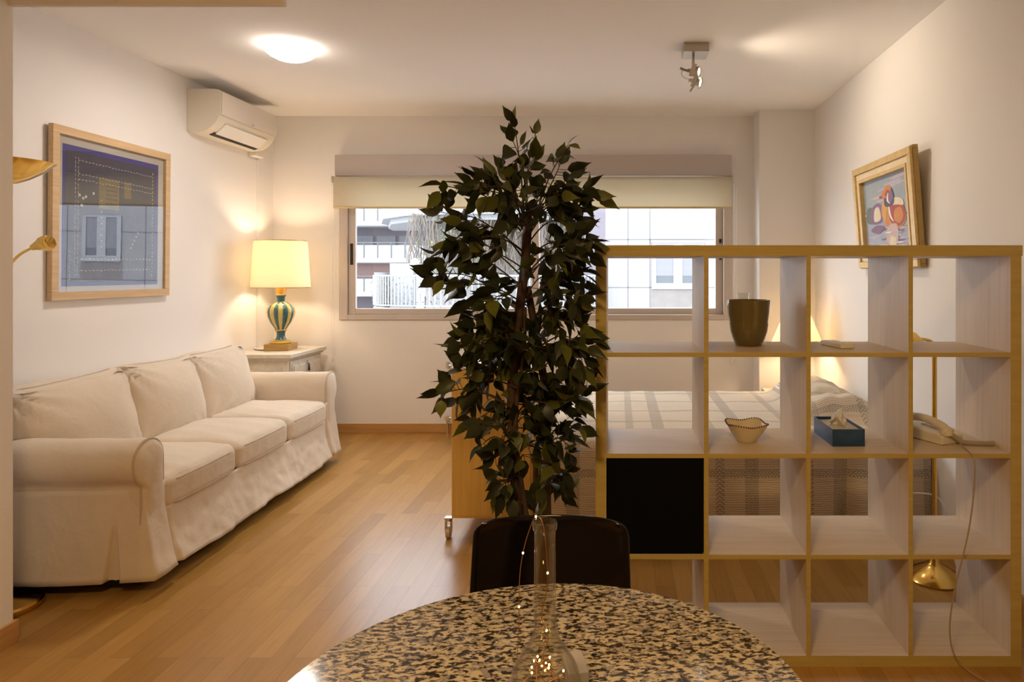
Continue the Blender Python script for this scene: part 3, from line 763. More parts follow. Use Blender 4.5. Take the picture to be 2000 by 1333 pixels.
b = MB(); b.tube(crom([(-.09, -.02, .010), (-.12, -.05, .004), (-.17, -.04, .004), (-.22, .02, .004)]), .003, 6); build('lamp_cord', b, M['dark'], tl)
lamp('table_lamp_light', 'POINT', (LX, LY, LZ+.70), 9.5, (1, .74, .50), .04)
# ------------------------------------------------------------------ air conditioner
ac = thing('air_conditioner', 'white wall-mounted air conditioner high on the left wall near the corner', 'air conditioner', (XL, 4.76, 2.37))
prof = [(0, .0), (.06, -.004), (.12, .004), (.165, .028), (.205, .07), (.228, .11), (.236, .15), (.238, .27), (.225, .293), (.19, .300), (0, .300)]
b = MB(); b.extrude(prof, 'y', 0, .775); build('casing', b, plain('aged_white_plastic', (.74, .68, .56), .35), ac, smooth=True, ang=30, bevel=.004)
b = MB(); 
b.extrude([(.237, .118), (.243, .15), (.245, .272), (.238, .285)], 'y', .006, .769); build('front_panel', b, plain('ac_front', (.78, .72, .64), .3), ac, smooth=True, bevel=.002)
fl = MB(); fl.add([(.140, .10, .0055), (.140, .675, .0055), (.214, .675, .072), (.214, .10, .072)], [(0, 1, 2, 3)])
o = build('louvre', fl, M['white'], ac, smooth=False); sd = o.modifiers.new('s', 'SOLIDIFY'); sd.thickness = .008; sd.offset = 0
b = MB(); b.add([(.105, .09, -.003), (.105, .685, -.003), (.143, .685, .010), (.143, .09, .010)], [(0, 1, 2, 3)])
o = build('outlet_slot', b, M['dark'], ac, smooth=False); sd = o.modifiers.new('s', 'SOLIDIFY'); sd.thickness = .006; sd.offset = 0
b = MB(); b.box(.2385, .2462, .40, .425, .128, .136); build('maker_badge', b, M['alu'], ac, smooth=False)
b = MB(); b.box(.012, .07, .775, .90, -.035, .03); o = build('pipe_cover', b, M['wall'], ac, smooth=False, bevel=.006)
# ------------------------------------------------------------------ framed textile
PZ0, PZ1, PY0, PY1 = 1.235, 2.172, 3.587, 4.529
fp = thing('framed_textile', 'large pale wood frame with a navy stitched cloth behind glass on the left wall', 'picture', (XL+.004, PY0, PZ0))
fp.rotation_euler = (0, R(.55), 0)
H_, W_ = PZ1-PZ0, PY1-PY0; ft = .045
b = MB(); b.box(0, .028, 0, W_, 0, ft); b.box(0, .028, 0, W_, H_-ft, H_); b.box(0, .028, 0, ft, ft, H_-ft); b.box(0, .028, W_-ft, W_, ft, H_-ft)
build('frame', b, wood('pale_oak_frame', (.56, .38, .20), (.68, .48, .28), 'y'), fp, smooth=False, bevel=.002)
build('mount', MB().box(.002, .008, ft-.005, W_-ft+.005, ft-.005, H_-ft+.005), plain('cream_mount', (.70, .66, .58), .9), fp, smooth=False)
navy = plain('navy_cloth', (.05, .055, .11), .9, var=.4, vscale=20, bump=.6, bscale=240); blue = plain('blue_cloth_border', (.05, .05, .36), .9); thread = plain('white_thread', (.8, .78, .72), .8); och = plain('ochre_embroidery', (.22, .17, .09), .9, var=.4, vscale=60)
cl = MB(); rnd = random.Random(11)
a0, a1, c0, c1 = .085, W_-.095, .075, H_-.09
cl.box(.008, .0095, a0, a1, c0, c1, 1); cl.box(.0095, .0105, a0+.018, a1-.018, c0+.018, c1-.028, 0)
def stitch(y0, z0, y1, z1, n, m=2, t=.0022):
    for i in range(n):
        u = (i+.15)/n; v_ = (i+.7)/n
        ya, za, yb, zb = y0+(y1-y0)*u, z0+(z1-z0)*u+rnd.uniform(-.003, .003), y0+(y1-y0)*v_, z0+(z1-z0)*v_+rnd.uniform(-.003, .003)
        cl.tube([(.0112, ya, za), (.0112, yb, zb)], t, 4, m)
for zz in (c1-.085, c1-.16, c1-.19): stitch(a0+.10, zz+.01, a1-.06, zz-.0, 24)
for yy in (a0+.085, a0+.105, a1-.055): stitch(yy, c0+.05, yy, c1-.05, 28)
for zz in (c0+.085, c0+.15): stitch(a0+.12, zz, a1-.06, zz+.01, 20)
stitch(a0+.05, c0+.03, a0+.05, c0+.2, 8)
for (yy, z0_, z1_, n) in ((.36, .30, .60, 9), (.60, .30, .42, 5)):
    for i in range(n): cl.sphere((.0112, yy+(0 if n == 9 else i*.015), z0_+(z1_-z0_)*(i/n)), .005, 4, 2)
for q in ((.20, .58), (.225, .565), (.245, .575), (.215, .525), (.30, .60)): cl.sphere((.011, *q), .009, 5, 2, (.3, 1, 1))
cl.box(.0105, .0112, .34, .50, .52, .70, 3); cl.box(.0105, .0113, .54, .60, .60, .70, 3)
for i in range(5):
    for j in range(5): cl.box(.0112, .0116, .40+i*.018, .41+i*.018, .55+j*.025, .56+j*.025, 0)
build('stitched_cloth', cl, [navy, blue, thread, och], fp, smooth=False)
build('glass', MB().box(.018, .020, ft-.003, W_-ft+.003, ft-.003, H_-ft+.003), thin_glass('picture_glass', (.97, .97, .97), 2.1), fp, smooth=False)
# ------------------------------------------------------------------ left brass floor lamp
fl_ = thing('brass_uplighter', 'brass uplighter floor lamp with curved reading arm at the near end of the sofa', 'floor lamp', (-2.53, 2.80, 0))
b = MB(); b.lathe([(.001, 0), (.132, 0), (.137, .006), (.137, .022), (.130, .030), (.05, .034), (.02, .045), (.014, .07)], 48, cap=False); build('base', b, M['brass'], fl_)
b = MB(); b.lathe([(.011, .05), (.011, 1.76)], 16); build('pole', b, M['brass'], fl_)
b = MB(); b.lathe([(.012, 1.745), (.05, 1.752), (.09, 1.772), (.135, 1.802), (.172, 1.838), (.175, 1.841), (.171, 1.841), (.133, 1.810), (.09, 1.781), (.04, 1.762), (.001, 1.76)], 56, cap=False); build('bowl', b, M['brass'], fl_)
ar = MB(); ar.tube(crom([(.008, -.02, 1.235), (.022, -.02, 1.26), (.024, -.02, 1.33), (.048, -.025, 1.40), (.10, -.03, 1.455), (.165, -.035, 1.487)], 8), .0055, 8)
ao = build('reading_arm', ar, M['brass'], fl_)
hd = MB(); hd.lathe([(.001, -.012), (.012, -.01), (.016, .004), (.020, .02), (.028, .035), (.031, .055), (.027, .068), (.024, .066), (.001, .05)], 20, cap=False, rf=lambda a, z: 1+.07*sin(7*a)*(z > .01))
hd.xf(Matrix.Translation((.165, -.035, 1.487)) @ Matrix.Rotation(R(72), 4, 'Y')); build('reading_head', hd, M['brass'], ao)
# ------------------------------------------------------------------ wheeled cabinet
wc = thing('wheeled_cabinet', 'beech cabinet on small casters standing at the foot of the bed', 'cabinet', (-.863, 3.53, 0))
WW, WD, WH = .42, .62, .893
b = MB(); b.box(.0, WW, 0, WD, .112, WH-.016); build('body', b, M['cab'], wc, smooth=False, bevel=.003)
b = MB(); b.box(-.003, WW+.003, -.003, WD+.003, WH-.016, WH); build('top', b, M['cabtop'], wc, smooth=False, bevel=.002)
b = MB(); b.box(.012, WW-.012, -.004, .0, .125, WH-.03); build('front_panel', b, M['cab'], wc, smooth=False, bevel=.0015)
for x in (-.022, WW-.03):
    for y in (.022, WD-.03):
        c = MB(); c.box(x-.018, x+.026, y-.02, y+.02, .106, .112); c.lathe([(.018, .092), (.02, .106)], 14, (x, y)); c.box(x-.016, x-.011, y-.012, y+.022, .03, .094); c.box(x+.011, x+.016, y-.012, y+.022, .03, .094)
        co = build('caster', c, M['chrome'], wc, bevel=.001)
        w_ = MB(); w_.tube([(x-.010, y+.008, .032), (x+.010, y+.008, .032)], .032, 20); build('wheel', w_, M['alu'], co)
# ------------------------------------------------------------------ bed
def spread_mat():
    m, nt, b = new('woven_bedspread'); L = nt.links.new
    uv = nd(nt, 'ShaderNodeUVMap'); sx = nd(nt, 'ShaderNodeSeparateXYZ'); L(uv.outputs[0], sx.inputs[0])
    U, V = sx.outputs[0], sx.outputs[1]
    def mth(op, a, b_=None, c=None):
        n = nd(nt, 'ShaderNodeMath', operation=op)
        for i, q in enumerate((a, b_, c)):
            if q is None: continue
            if isinstance(q, (int, float)): n.inputs[i].default_value = q
            else: L(q, n.inputs[i])
        return n.outputs[0]
    def band(c, off, per, w):
        f = mth('FRACT', mth('DIVIDE', mth('ADD', c, off), per)); return mth('LESS_THAN', f, w/per), f
    def tri(x, per): return mth('PINGPONG', x, per)
    def zig(a, b_, per, amp):      # stripes along a, zigzagging with b_
        s = mth('ADD', a, mth('MULTIPLY', tri(b_, amp), 1.0)); return mth('LESS_THAN', mth('FRACT', mth('DIVIDE', s, per)), .45)
    bu1, _ = band(U, .02, .46, .045); bu2, _ = band(U, -.13, .46, .07); bv1, _ = band(V, .035, .31, .04)
    p1 = mth('MULTIPLY', bu1, zig(V, U, .022, .02)); p2 = mth('MULTIPLY', bu2, mth('LESS_THAN', mth('FRACT', mth('DIVIDE', mth('ADD', tri(V, .03), tri(U, .02)), .014)), .55))
    p3 = mth('MULTIPLY', bv1, mth('LESS_THAN', mth('FRACT', mth('DIVIDE', mth('ADD', tri(U, .035), tri(V, .02)), .016)), .5))
    bot = mth('LESS_THAN', V, .045); p4 = mth('MULTIPLY', bot, zig(V, U, .03, .035))
    pat = mth('MAXIMUM', mth('MAXIMUM', p1, p2), mth('MAXIMUM', p3, p4))
    any_ = mth('MAXIMUM', mth('MAXIMUM', bu1, bu2), mth('MAXIMUM', bv1, bot))
    lin = mth('LESS_THAN', mth('FRACT', mth('DIVIDE', V, .062)), .1); n = nd(nt, 'ShaderNodeTexNoise', i_Scale=14.0, i_Detail=3.0); L(uv.outputs[0], n.inputs[0])
    lin2 = mth('MULTIPLY', lin, mth('GREATER_THAN', n.outputs['Fac'], .5))
    fac = mth('ADD', mth('MULTIPLY', pat, .45), mth('ADD', mth('MULTIPLY', any_, .07), mth('MULTIPLY', lin2, .15)))
    mx = nd(nt, 'ShaderNodeMix', data_type='RGBA'); mx.inputs[6].default_value = (.70, .61, .48, 1); mx.inputs[7].default_value = (.14, .13, .12, 1)
    L(fac, mx.inputs[0]); L(mx.outputs[2], b.inputs['Base Color']); b.inputs['Roughness'].default_value = .95; b.inputs['Specular IOR Level'].default_value = .1
    wv = nd(nt, 'ShaderNodeTexWave', i_Scale=28.0, i_Distortion=4.0, bands_direction='Y'); L(uv.outputs[0], wv.inputs[0])
    bp = nd(nt, 'ShaderNodeBump', i_Strength=.35, i_Distance=.004); L(wv.outputs['Fac'], bp.inputs['Height']); L(bp.outputs[0], b.inputs['Normal'])
    return m
M['spread'] = spread_mat()
BX0, BX1, BY0, BY1, BH = -.40, 1.61, 3.52, 5.07, .505
bd = thing('bed', 'double bed under a beige woven patterned bedspread behind the shelving unit', 'bed', (BX0, BY0, 0))
LX_, LY_ = BX1-BX0, BY1-BY0
b = MB(); b.box(.02, LX_-.01, .06, LY_-.02, .22, BH-.03); build('mattress', b, M['white'], bd, smooth=True, bevel=.04)
b = MB(); b.box(.03, LX_-.02, .07, LY_-.03, .08, .22); build('bed_base', b, M['dark'], bd, smooth=False)
for x in (.08, LX_-.1):
    for y in (.12, LY_-.1): build('leg', MB().box(x-.025, x+.025, y-.025, y+.025, 0, .08), M['dark'], bd, smooth=False)
def hump(x, y):
    gx = math.exp(-((x-(LX_-.27))/.21)**4*.9); t = min(1, max(0, (y-.42)/.16))*min(1, max(0, (LY_-.02-y)/.10)); t2 = 1
    mid = 1-.22*math.exp(-((y-LY_*.52)/.07)**2)
    return .135*gx*t*mid
def spread():
    m = MB(); uvs = []
    NU, NV = 150, 90; hem = .055; drop = BH-hem; tot = drop+LY_; r = .05
    for i in range(NU+1):
        u = i/NU; x = u*LX_
        for j in range(NV+1):
            # more rows over the near edge
            s = tot*j/NV
            if s < drop:
                z = hem+s; y = 0
                fall = 1-s/drop
                y = -.022*fall+(.012*sin(x*9+1)+.010*nz(x*5, 0, 3))*fall**1.2
                # one deep fold near the head end
                y += .05*math.exp(-((x-1.56)/.05)**2)*fall - .03*math.exp(-((x-1.64)/.05)**2)*fall
                k = max(0, (z-(BH-r))/r)
                y += r*(1-math.sqrt(max(0, 1-k*k)))
                z -= 0
            else:
                y = s-drop+r; y = min(y, LY_); z = BH
                z += .006*nz(x*5, y*5, 2)+hump(x, y)+(.012*nz(x*14, y*9, 4)*min(1, hump(x, y)*12))
            if s >= drop and s-drop+r > LY_: pass
            zz = z-(.012*math.exp(-((x)/.04)**2))
            m.v.append((x, y, zz)); uvs.append((x, s))
    for i in range(NU):
        for j in range(NV):
            a = i*(NV+1)+j; m.f.append((a, a+NV+1, a+NV+2, a+1)); m.m.append(0)
    # foot end flap
    b0 = len(m.v)
    for j in range(41):
        y = .03+(LY_-.03)*j/40
        for k in range(11):
            t = k/10; m.v.append((-.012-.01*t+.008*sin(y*11)*t+(.012 if k == 0 else 0), y, BH-.008-(BH-.065)*t)); uvs.append((-(t*.43), drop+y))
    for j in range(40):
        for k in range(10):
            a = b0+j*11+k; m.f.append((a, a+11, a+12, a+1)); m.m.append(0)
    return m, uvs
mb_, uvs = spread()
o = build('bedspread', mb_, M['spread'], bd, ang=80)
ul = o.data.uv_layers.new(name='UVMap')
for lp in o.data.loops: ul.data[lp.index].uv = uvs[lp.vertex_index]
o.modifiers.new('s', 'SOLIDIFY').thickness = .004
m, uv = rbox(.21, .44, .055, .05, 14)
for i, c in enumerate(uv):
    x, y, z = m.v[i]; m.v[i] = (x+LX_-.27, y+LY_*.5+.26, z*(1-.5*abs(c.x)**4)+BH+.045)
build('pillow', m, M['white'], bd)
# ------------------------------------------------------------------ bedside table and lamp in the corner
bt = thing('bedside_table', 'small bedside table in the far right corner beyond the bed', 'table', (1.38, 5.35, 0))
b = MB(); b.box(-.22, .22, -.19, .19, .42, .45); build('table_top', b, M['paint_w'], bt, smooth=False, bevel=.004)
for x in (-.19, .19):
    for y in (-.16, .16): build('leg', MB().box(x-.02, x+.02, y-.02, y+.02, 0, .42), M['paint_w'], bt, smooth=False)
bl_ = thing('bedside_lamp', 'lit bedside lamp with a pleated cone shade in the far right corner', 'lamp', (1.385, 5.30, .45))
b = MB(); b.lathe([(.001, 0), (.07, 0), (.07, .015), (.03, .03), (.025, .08), (.05, .13), (.05, .18), (.02, .27), (.012, .40)], 24, cap=False); build('base', b, plain('lamp_base_white', (.7, .66, .6), .3), bl_)
b = MB(); b.lathe([(.215, .335), (.048, .74)], 60, cap=False, rf=lambda a, z: 1+.012*cos(a*30)); b.lathe([(.213, .335), (.046, .74)], 60, cap=False, rf=lambda a, z: 1+.012*cos(a*30))
build('lamp_shade', b, M['shade'], bl_)
b = MB(); b.sphere((0, 0, .48), .028, 10); build('bulb', b, emis('warm_bulb_small', (1, .62, .28), 22), bl_)
lamp('bedside_lamp_light', 'POINT', (1.385, 5.30, .93), 4.5, (1, .74, .48), .04)
# ------------------------------------------------------------------ right brass floor lamp
rl_ = thing('brass_floor_lamp', 'slender brass floor lamp with a domed foot behind the right end of the shelves', 'floor lamp', (1.428, 3.085, 0))
b = MB(); b.lathe([(.001, 0), (.120, 0), (.122, .008), (.116, .016), (.10, .030), (.07, .048), (.04, .062), (.026, .075), (.022, .10), (.012, .115)], 48, cap=False); build('base', b, M['brass'], rl_)
b = MB(); b.lathe([(.0105, .10), (.0105, 1.06)], 16); build('pole', b, M['brass'], rl_)
b = MB(); b.tube(crom([(0, 0, 1.05), (-.02, 0, 1.075), (-.08, 0, 1.085)]), .007, 8); build('lamp_arm', b, M['brass'], rl_)
b = MB(); b.lathe([(.012, .055), (.03, .05), (.058, .018), (.075, -.03), (.071, -.03), (.054, .014), (.028, .043), (.001, .048)], 28, cap=False); b.xf(Matrix.Translation((-.115, 0, 1.062)))
build('lamp_shade', b, M['brass'], rl_)
b = MB(); b.tube(crom([(.09, .02, .012), (.10, .12, .10), (.09, .2, .30), (.0, .24, .335), (-.12, .25, .30), (-.2, .26, .15), (-.24, .27, .012)], 8), .004, 6)
tag(build('white_cable', b, M['white'], loc=(1.43, 3.0, 0)), 'white cable looping up behind the foot of the brass floor lamp', 'cable')
# ------------------------------------------------------------------ duck painting
DZ0, DZ1, DY0, DY1 = 1.412, 2.066, 3.60, 4.50
dp = thing('duck_painting', 'gilt-framed painting of two colourful ducks tilted out from the right wall', 'picture', (XR-.006, DY0, DZ0))
dp.rotation_euler = (0, R(-4.2), 0)
Hd, Wd = DZ1-DZ0, DY1-DY0
gilt = plain('pale_gilt', (.66, .47, .20), .45, .2, var=.25, vscale=30); gilt2 = plain('cream_gilt', (.78, .64, .42), .5, var=.15, vscale=30); giltd = plain('dark_gilt', (.42, .28, .09), .5, .2, var=.2, vscale=30)
b = MB()
def ring(t0, t1, x0, x1, m):
    b.box(-x1, -x0, t0, Wd-t0, t0, t1, m); b.box(-x1, -x0, t0, Wd-t0, Hd-t1, Hd-t0, m); b.box(-x1, -x0, t0, t1, t1, Hd-t1, m); b.box(-x1, -x0, Wd-t1, Wd-t0, t1, Hd-t1, m)
ring(0, .020, 0, .030, 2); ring(.006, .045, .001, .046, 0); ring(.045, .085, 0, .034, 1); ring(.085, .105, 0, .040, 0)
build('frame', b, [gilt, gilt2, giltd], dp, smooth=False, bevel=.003)
cols = dict(sky=(.34, .40, .46), water=(.38, .42, .52), pink=(.62, .46, .44), dk=(.10, .08, .14), orange=(.62, .24, .06), red=(.40, .08, .05), cream=(.75, .66, .50), green=(.14, .20, .14), purple=(.24, .14, .26), amber=(.68, .36, .08), white=(.82, .80, .78), lil=(.50, .46, .58))
keys = list(cols); mats = [plain('paint_'+k, cols[k], .6, var=.15, vscale=25) for k in keys]
cv = MB(); a0, a1, c0, c1 = .105, Wd-.105, .105, Hd-.105
nlay = [0]
def blob(pts, k):
    nlay[0] += 1; x = -.012-.00005*nlay[0]; q = crom([(0, p[0], p[1]) for p in pts], 4, True)
    # picture coordinates: s runs 0..1 from the far side to the near side, t from bottom to top
    vs = [(x, a1-(a1-a0)*min(1, max(0, p.y)), c0+(c1-c0)*min(1, max(0, p.z))) for p in q]
    cv.add(vs, [tuple(range(len(vs)))], keys.index(k))
cv.box(-.0119, -.006, a0, a1, c0, c1, keys.index('water'))
blob([(0, .62), (0, 1), (1, 1), (1, .70), (.5, .66)], 'sky')
rnd = random.Random(2)
for i in range(9):
    t = .66+rnd.random()*.3; s = rnd.uniform(0, .7); blob([(s, t), (s+.2, t+.02), (s+.4, t+.01), (s+.2, t-.015)], rnd.choice(['pink', 'lil', 'lil', 'sky']))
for i in range(34):
    t = rnd.random()*.55; s = rnd.uniform(-.1, .8); l = rnd.uniform(.12, .4); blob([(s, t), (s+l/2, t+.014), (s+l, t), (s+l/2, t-.014)], rnd.choice(['white', 'lil', 'water', 'pink', 'purple', 'lil']))
blob([(.05, .42), (.06, .60), (.18, .62), (.26, .52), (.24, .40)], 'green')
blob([(.14, .40), (.15, .58), (.30, .66), (.42, .60), (.40, .40)], 'purple')
blob([(.22, .42), (.24, .58), (.34, .60), (.37, .44)], 'cream')
blob([(.12, .30), (.28, .36), (.44, .32), (.3, .24)], 'purple')
blob([(.40, .52), (.44, .66), (.60, .66), (.78, .62), (.88, .50), (.88, .36), (.74, .28), (.56, .30), (.44, .40)], 'amber')
blob([(.56, .40), (.58, .60), (.72, .66), (.86, .56), (.88, .38), (.74, .30)], 'red')
blob([(.66, .40), (.68, .52), (.80, .54), (.84, .42), (.76, .34)], 'orange')
blob([(.62, .60), (.70, .68), (.84, .64), (.86, .56), (.74, .58)], 'cream')
blob([(.46, .34), (.50, .50), (.56, .60), (.53, .44), (.58, .34)], 'orange')
blob([(.55, .56), (.57, .44), (.65, .37), (.60, .46), (.575, .58)], 'white')
blob([(.48, .60), (.48, .74), (.54, .84), (.62, .84), (.68, .74), (.68, .62), (.60, .58)], 'dk')
blob([(.42, .72), (.46, .80), (.56, .86), (.64, .82), (.58, .74), (.50, .70)], 'orange')
blob([(.50, .74), (.54, .80), (.60, .78), (.56, .72)], 'red')
blob([(.56, .66), (.58, .76), (.64, .78), (.66, .68), (.60, .62)], 'purple')
blob([(.53, .66), (.55, .74), (.57, .76), (.565, .66), (.60, .61)], 'white')
blob([(.36, .735), (.42, .75), (.44, .72), (.40, .71)], 'red')
blob([(.48, .10), (.50, .30), (.70, .34), (.72, .14), (.60, .02)], 'pink')
blob([(.54, .06), (.56, .18), (.66, .16), (.64, .05)], 'cream')
for i in range(8):
    t = .03+rnd.random()*.28; s = rnd.uniform(.4, .65); l = rnd.uniform(.1, .25); blob([(s, t), (s+l/2, t+.01), (s+l, t), (s+l/2, t-.01)], rnd.choice(['white', 'lil', 'water']))
build('canvas', cv, mats, dp, smooth=False)
# ------------------------------------------------------------------ ceiling lamps
cl_ = thing('ceiling_lamp', 'round white glass ceiling lamp, lit, left of the plant', 'ceiling lamp', (-1.97, 4.10, ZC))
b = MB(); b.lathe([(.125, -.022), (.125, 0)], 48); build('rim', b, M['white'], cl_)
b = MB(); b.lathe([(.001, -.088), (.04, -.085), (.08, -.075), (.115, -.058), (.138, -.040), (.146, -.028), (.142, -.022), (.001, -.022)], 56, cap=False)
build('glass_dome', b, emis('lit_opal_glass', (1, .88, .77), 5.5), cl_)
sp = thing('ceiling_spotlight', 'brushed metal ceiling spotlight with a square plate and two lit heads', 'spotlight', (.46, 4.10, ZC))
b = MB(); b.box(-.074, .074, -.078, .078, -.053, 0); build('ceiling_plate', b, M['steel'], sp, smooth=False, bevel=.002)
b = MB(); b.tube([(-.01, 0, -.053), (-.012, 0, -.15)], .009, 12); build('stem', b, M['steel'], sp)
def head(c, yaw, pitch, y):
    h = MB(); h.lathe([(.010, -.055), (.014, -.05), (.016, -.02), (.030, .0), (.033, .022), (.029, .022), (.024, .012), (.001, .012)], 24, cap=False)
    g = MB(); g.lathe([(.001, .018), (.021, .018)], 24, cap=True)
    pt = MB(); pt.box(-.050, .050, -.002, .002, -.05, .05)
    Mx = Matrix.Translation(c) @ Matrix.Rotation(R(y), 4, 'Z') @ Matrix.Rotation(R(90+pitch), 4, 'Y')
    for q in (h, g): q.xf(Mx)
    ho = build('lamp_head', h, M['steel'], sp)
    build('lamp_face', g, emis('lit_halogen', (1, .90, .72), 6), ho)
    pl_ = MB(); pl_.box(-.040, .040, -.0035, -.0015, -.012, .012); pl_.xf(Matrix.Translation(Vector(c)+Vector((-.022, -.03, 0))) @ Matrix.Rotation(R(20), 4, 'Y') @ Matrix.Rotation(R(90), 4, 'Y'))
    build('glass_blade', pl_, M['cframe'], ho, smooth=False)
M['cframe'] = plain('frosted_blade', (.62, .56, .46), .25, .4)
head((.005, 0, -.150), 0, 10, -22); head((.015, .01, -.212), 0, 16, -20)
b = MB(); b.tube(crom([(-.012, 0, -.14), (-.03, 0, -.16), (.0, 0, -.18), (.0, 0, -.22), (-.03, .0, -.27)]), .006, 8); b.tube(crom([(-.09, 0, -.13), (-.05, 0, -.145), (-.012, 0, -.15)]), .008, 8)
b.tube(crom([(-.07, 0, -.138), (-.082, 0, -.165), (-.06, 0, -.19), (-.008, 0, -.20)]), .002, 6)
build('bracket', b, M['steel'], sp)
dl = lamp('ceiling_lamp_light', 'AREA', (-1.97, 4.10, ZC-.095), 5.5, (1, .88, .77)); dl.data.shape = 'DISK'; dl.data.size = .26
lamp('spot_light_a', 'SPOT', (.50, 4.09, 2.593), 9.5, (1, .82, .60), .04, rot=(0, R(-66), R(-6)), spot_size=R(118), spot_blend=.9)
lamp('spot_light_b', 'SPOT', (.51, 4.11, 2.531), 2.0, (1, .82, .60), .05, rot=(0, R(-72), R(4)), spot_size=R(125), spot_blend=1)
# ------------------------------------------------------------------ artificial ficus
PXC, PYC = -.325, 2.30
fc = thing('ficus_tree', 'tall artificial ficus with dark green leaves standing left of the shelving unit', 'plant', (PXC, PYC, 0))
O = Vector((PXC, PYC, 0))
b = MB(); b.lathe([(.001, 0), (.115, 0), (.125, .01), (.15, .24), (.158, .245), (.158, .265), (.146, .265), (.140, .235), (.001, .235)], 36, cap=False); build('pot', b, plain('dark_plant_pot', (.06, .045, .035), .5), fc)
b = MB(); b.lathe([(.001, .242), (.07, .246), (.143, .238)], 24, cap=False); build('moss', b, plain('dry_moss', (.10, .08, .03), 1, bump=1, bscale=80), fc)
bark = plain('dark_bark', (.055, .028, .016), .75, var=.5, vscale=40, bump=1, bscale=70)
def pp(px, py, dy=0): return P(px, py, PYC+dy)-O
tr1 = [pp(1022, 1190), pp(1013, 1050), pp(1008, 960), pp(1003, 860), pp(1000, 760), pp(1010, 660), pp(1020, 560), pp(1028, 480), pp(1031, 415)]
tr2 = [pp(1058, 1190, .03), pp(1066, 1050, .04), pp(1068, 940, .03), pp(1068, 840, .02), pp(1062, 740, .05), pp(1045, 640, .04), pp(1030, 560, .03)]
tr3 = [pp(1040, 1190, -.03), pp(1042, 1080, -.03), pp(1028, 1000, -.04), pp(1012, 900, -.04), pp(1008, 800, -.03), pp(1022, 700, -.02), pp(1026, 600, -.02)]
for t, r0, r1 in ((tr1, .020, .015), (tr2, .018, .012), (tr3, .009, .006)):
    q = crom(t, 5); m = MB(); m.tube([p+Vector((.003*nz(p.z*9, 1, r0*90), .003*nz(p.z*9, 4, 1), 0)) for p in q], [r0+(r1-r0)*i/(len(q)-1) for i in range(len(q))], 12); build('trunk', m, bark, fc)
lm, nt, bs_ = new('ficus_leaf'); g = nd(nt, 'ShaderNodeNewGeometry'); cr = nd(nt, 'ShaderNodeValToRGB'); e = cr.color_ramp.elements
e[0].position = 0; e[0].color = (.016, .019, .007, 1); e[1].position = 1; e[1].color = (.125, .135, .02, 1); k_ = e.new(.7); k_.color = (.032, .039, .011, 1)
nt.links.new(g.outputs['Random Per Island'], cr.inputs[0]); nt.links.new(cr.outputs[0], bs_.inputs['Base Color']); bs_.inputs['Roughness'].default_value = .42; bs_.inputs['Specular IOR Level'].default_value = .35
tn = nd(nt, 'ShaderNodeBsdfTranslucent'); nt.links.new(cr.outputs[0], tn.inputs[0]); mxs = nd(nt, 'ShaderNodeMixShader'); mxs.inputs[0].default_value = .22
nt.links.new(bs_.outputs[0], mxs.inputs[1]); nt.links.new(tn.outputs[0], mxs.inputs[2]); nt.links.new(mxs.outputs[0], nt.nodes['Material Output'].inputs[0])
rnd = random.Random(21)
lf = MB(); tw = MB()
def leaf(p, d, L, wd):
    d = d.normalized(); s = d.cross(Vector((rnd.uniform(-1, 1), rnd.uniform(-1, 1), rnd.uniform(-.5, 1))))
    if s.length < .1: s = d.orthogonal()
    s.normalize(); n = s.cross(d)
    cam_ok = True
    ts = [0, .10, .28, .50, .70, .86, 1]; ws = [.0, .50, .98, .94, .56, .17, 0]
    curl = rnd.uniform(-.5, .18); fold = rnd.uniform(.1, .55); vs = []
    for t, w in zip(ts, ws):
        c = p+d*(L*t)+n*(curl*L*t*t)
        vs += [c-s*(wd*w/2)+n*(fold*wd*w*.5), c, c+s*(wd*w/2)+n*(fold*wd*w*.5)]
    # keep clear of the shelving unit
    for v in vs:
        w_ = v+O
        if w_.x > SX0-.008 and w_.y > SY0-.006: return
    fs = []
    for i in range(len(ts)-1):
        a = i*3; fs += [(a, a+1, a+4, a+3), (a+1, a+2, a+5, a+4)]
    lf.add(vs, fs)
def branch(a, b_, n=10, sag=.02, first=.35, spread=.04, ll=.082):
    a = Vector(a); b_ = Vector(b_); L = (b_-a).length
    mid = a.lerp(b_, .5)+Vector((rnd.uniform(-.02, .02), rnd.uniform(-.03, .03), sag+L*.08))
    q = crom([a, mid, b_], 8); tw.tube(q, [.0032-.0020*i/(len(q)-1) for i in range(len(q))], 5)
    for i in range(n):
        t = first+(1-first)*(i+.5)/n; k = min(len(q)-2, int(t*(len(q)-1))); p = q[k].lerp(q[k+1], t*(len(q)-1)-k); td = (q[k+1]-q[k]).normalized()
        side = td.cross(Vector((rnd.uniform(-1, 1), rnd.uniform(-1, 1), rnd.uniform(-1, 1)))); side.normalize()
        st = p+side*spread*rnd.uniform(.2, .9)+td*.01
        if (st-p).length > .005: tw.tube([p, st], .0011, 4)
        d = td*rnd.uniform(.2, 1)+side*rnd.uniform(.4, 1)+Vector((0, 0, rnd.uniform(-1.1, .25)))
        leaf(st, d, ll*rnd.uniform(.6, 1.15), ll*rnd.uniform(.42, .56))
    leaf(q[-1], q[-1]-q[-2], ll*.95, ll*.46)
def on(tk, py):
    z = 1.378-(py-535)*PYC/1333
    q = crom(tk, 5); return min(q, key=lambda v: abs(v.z-z))
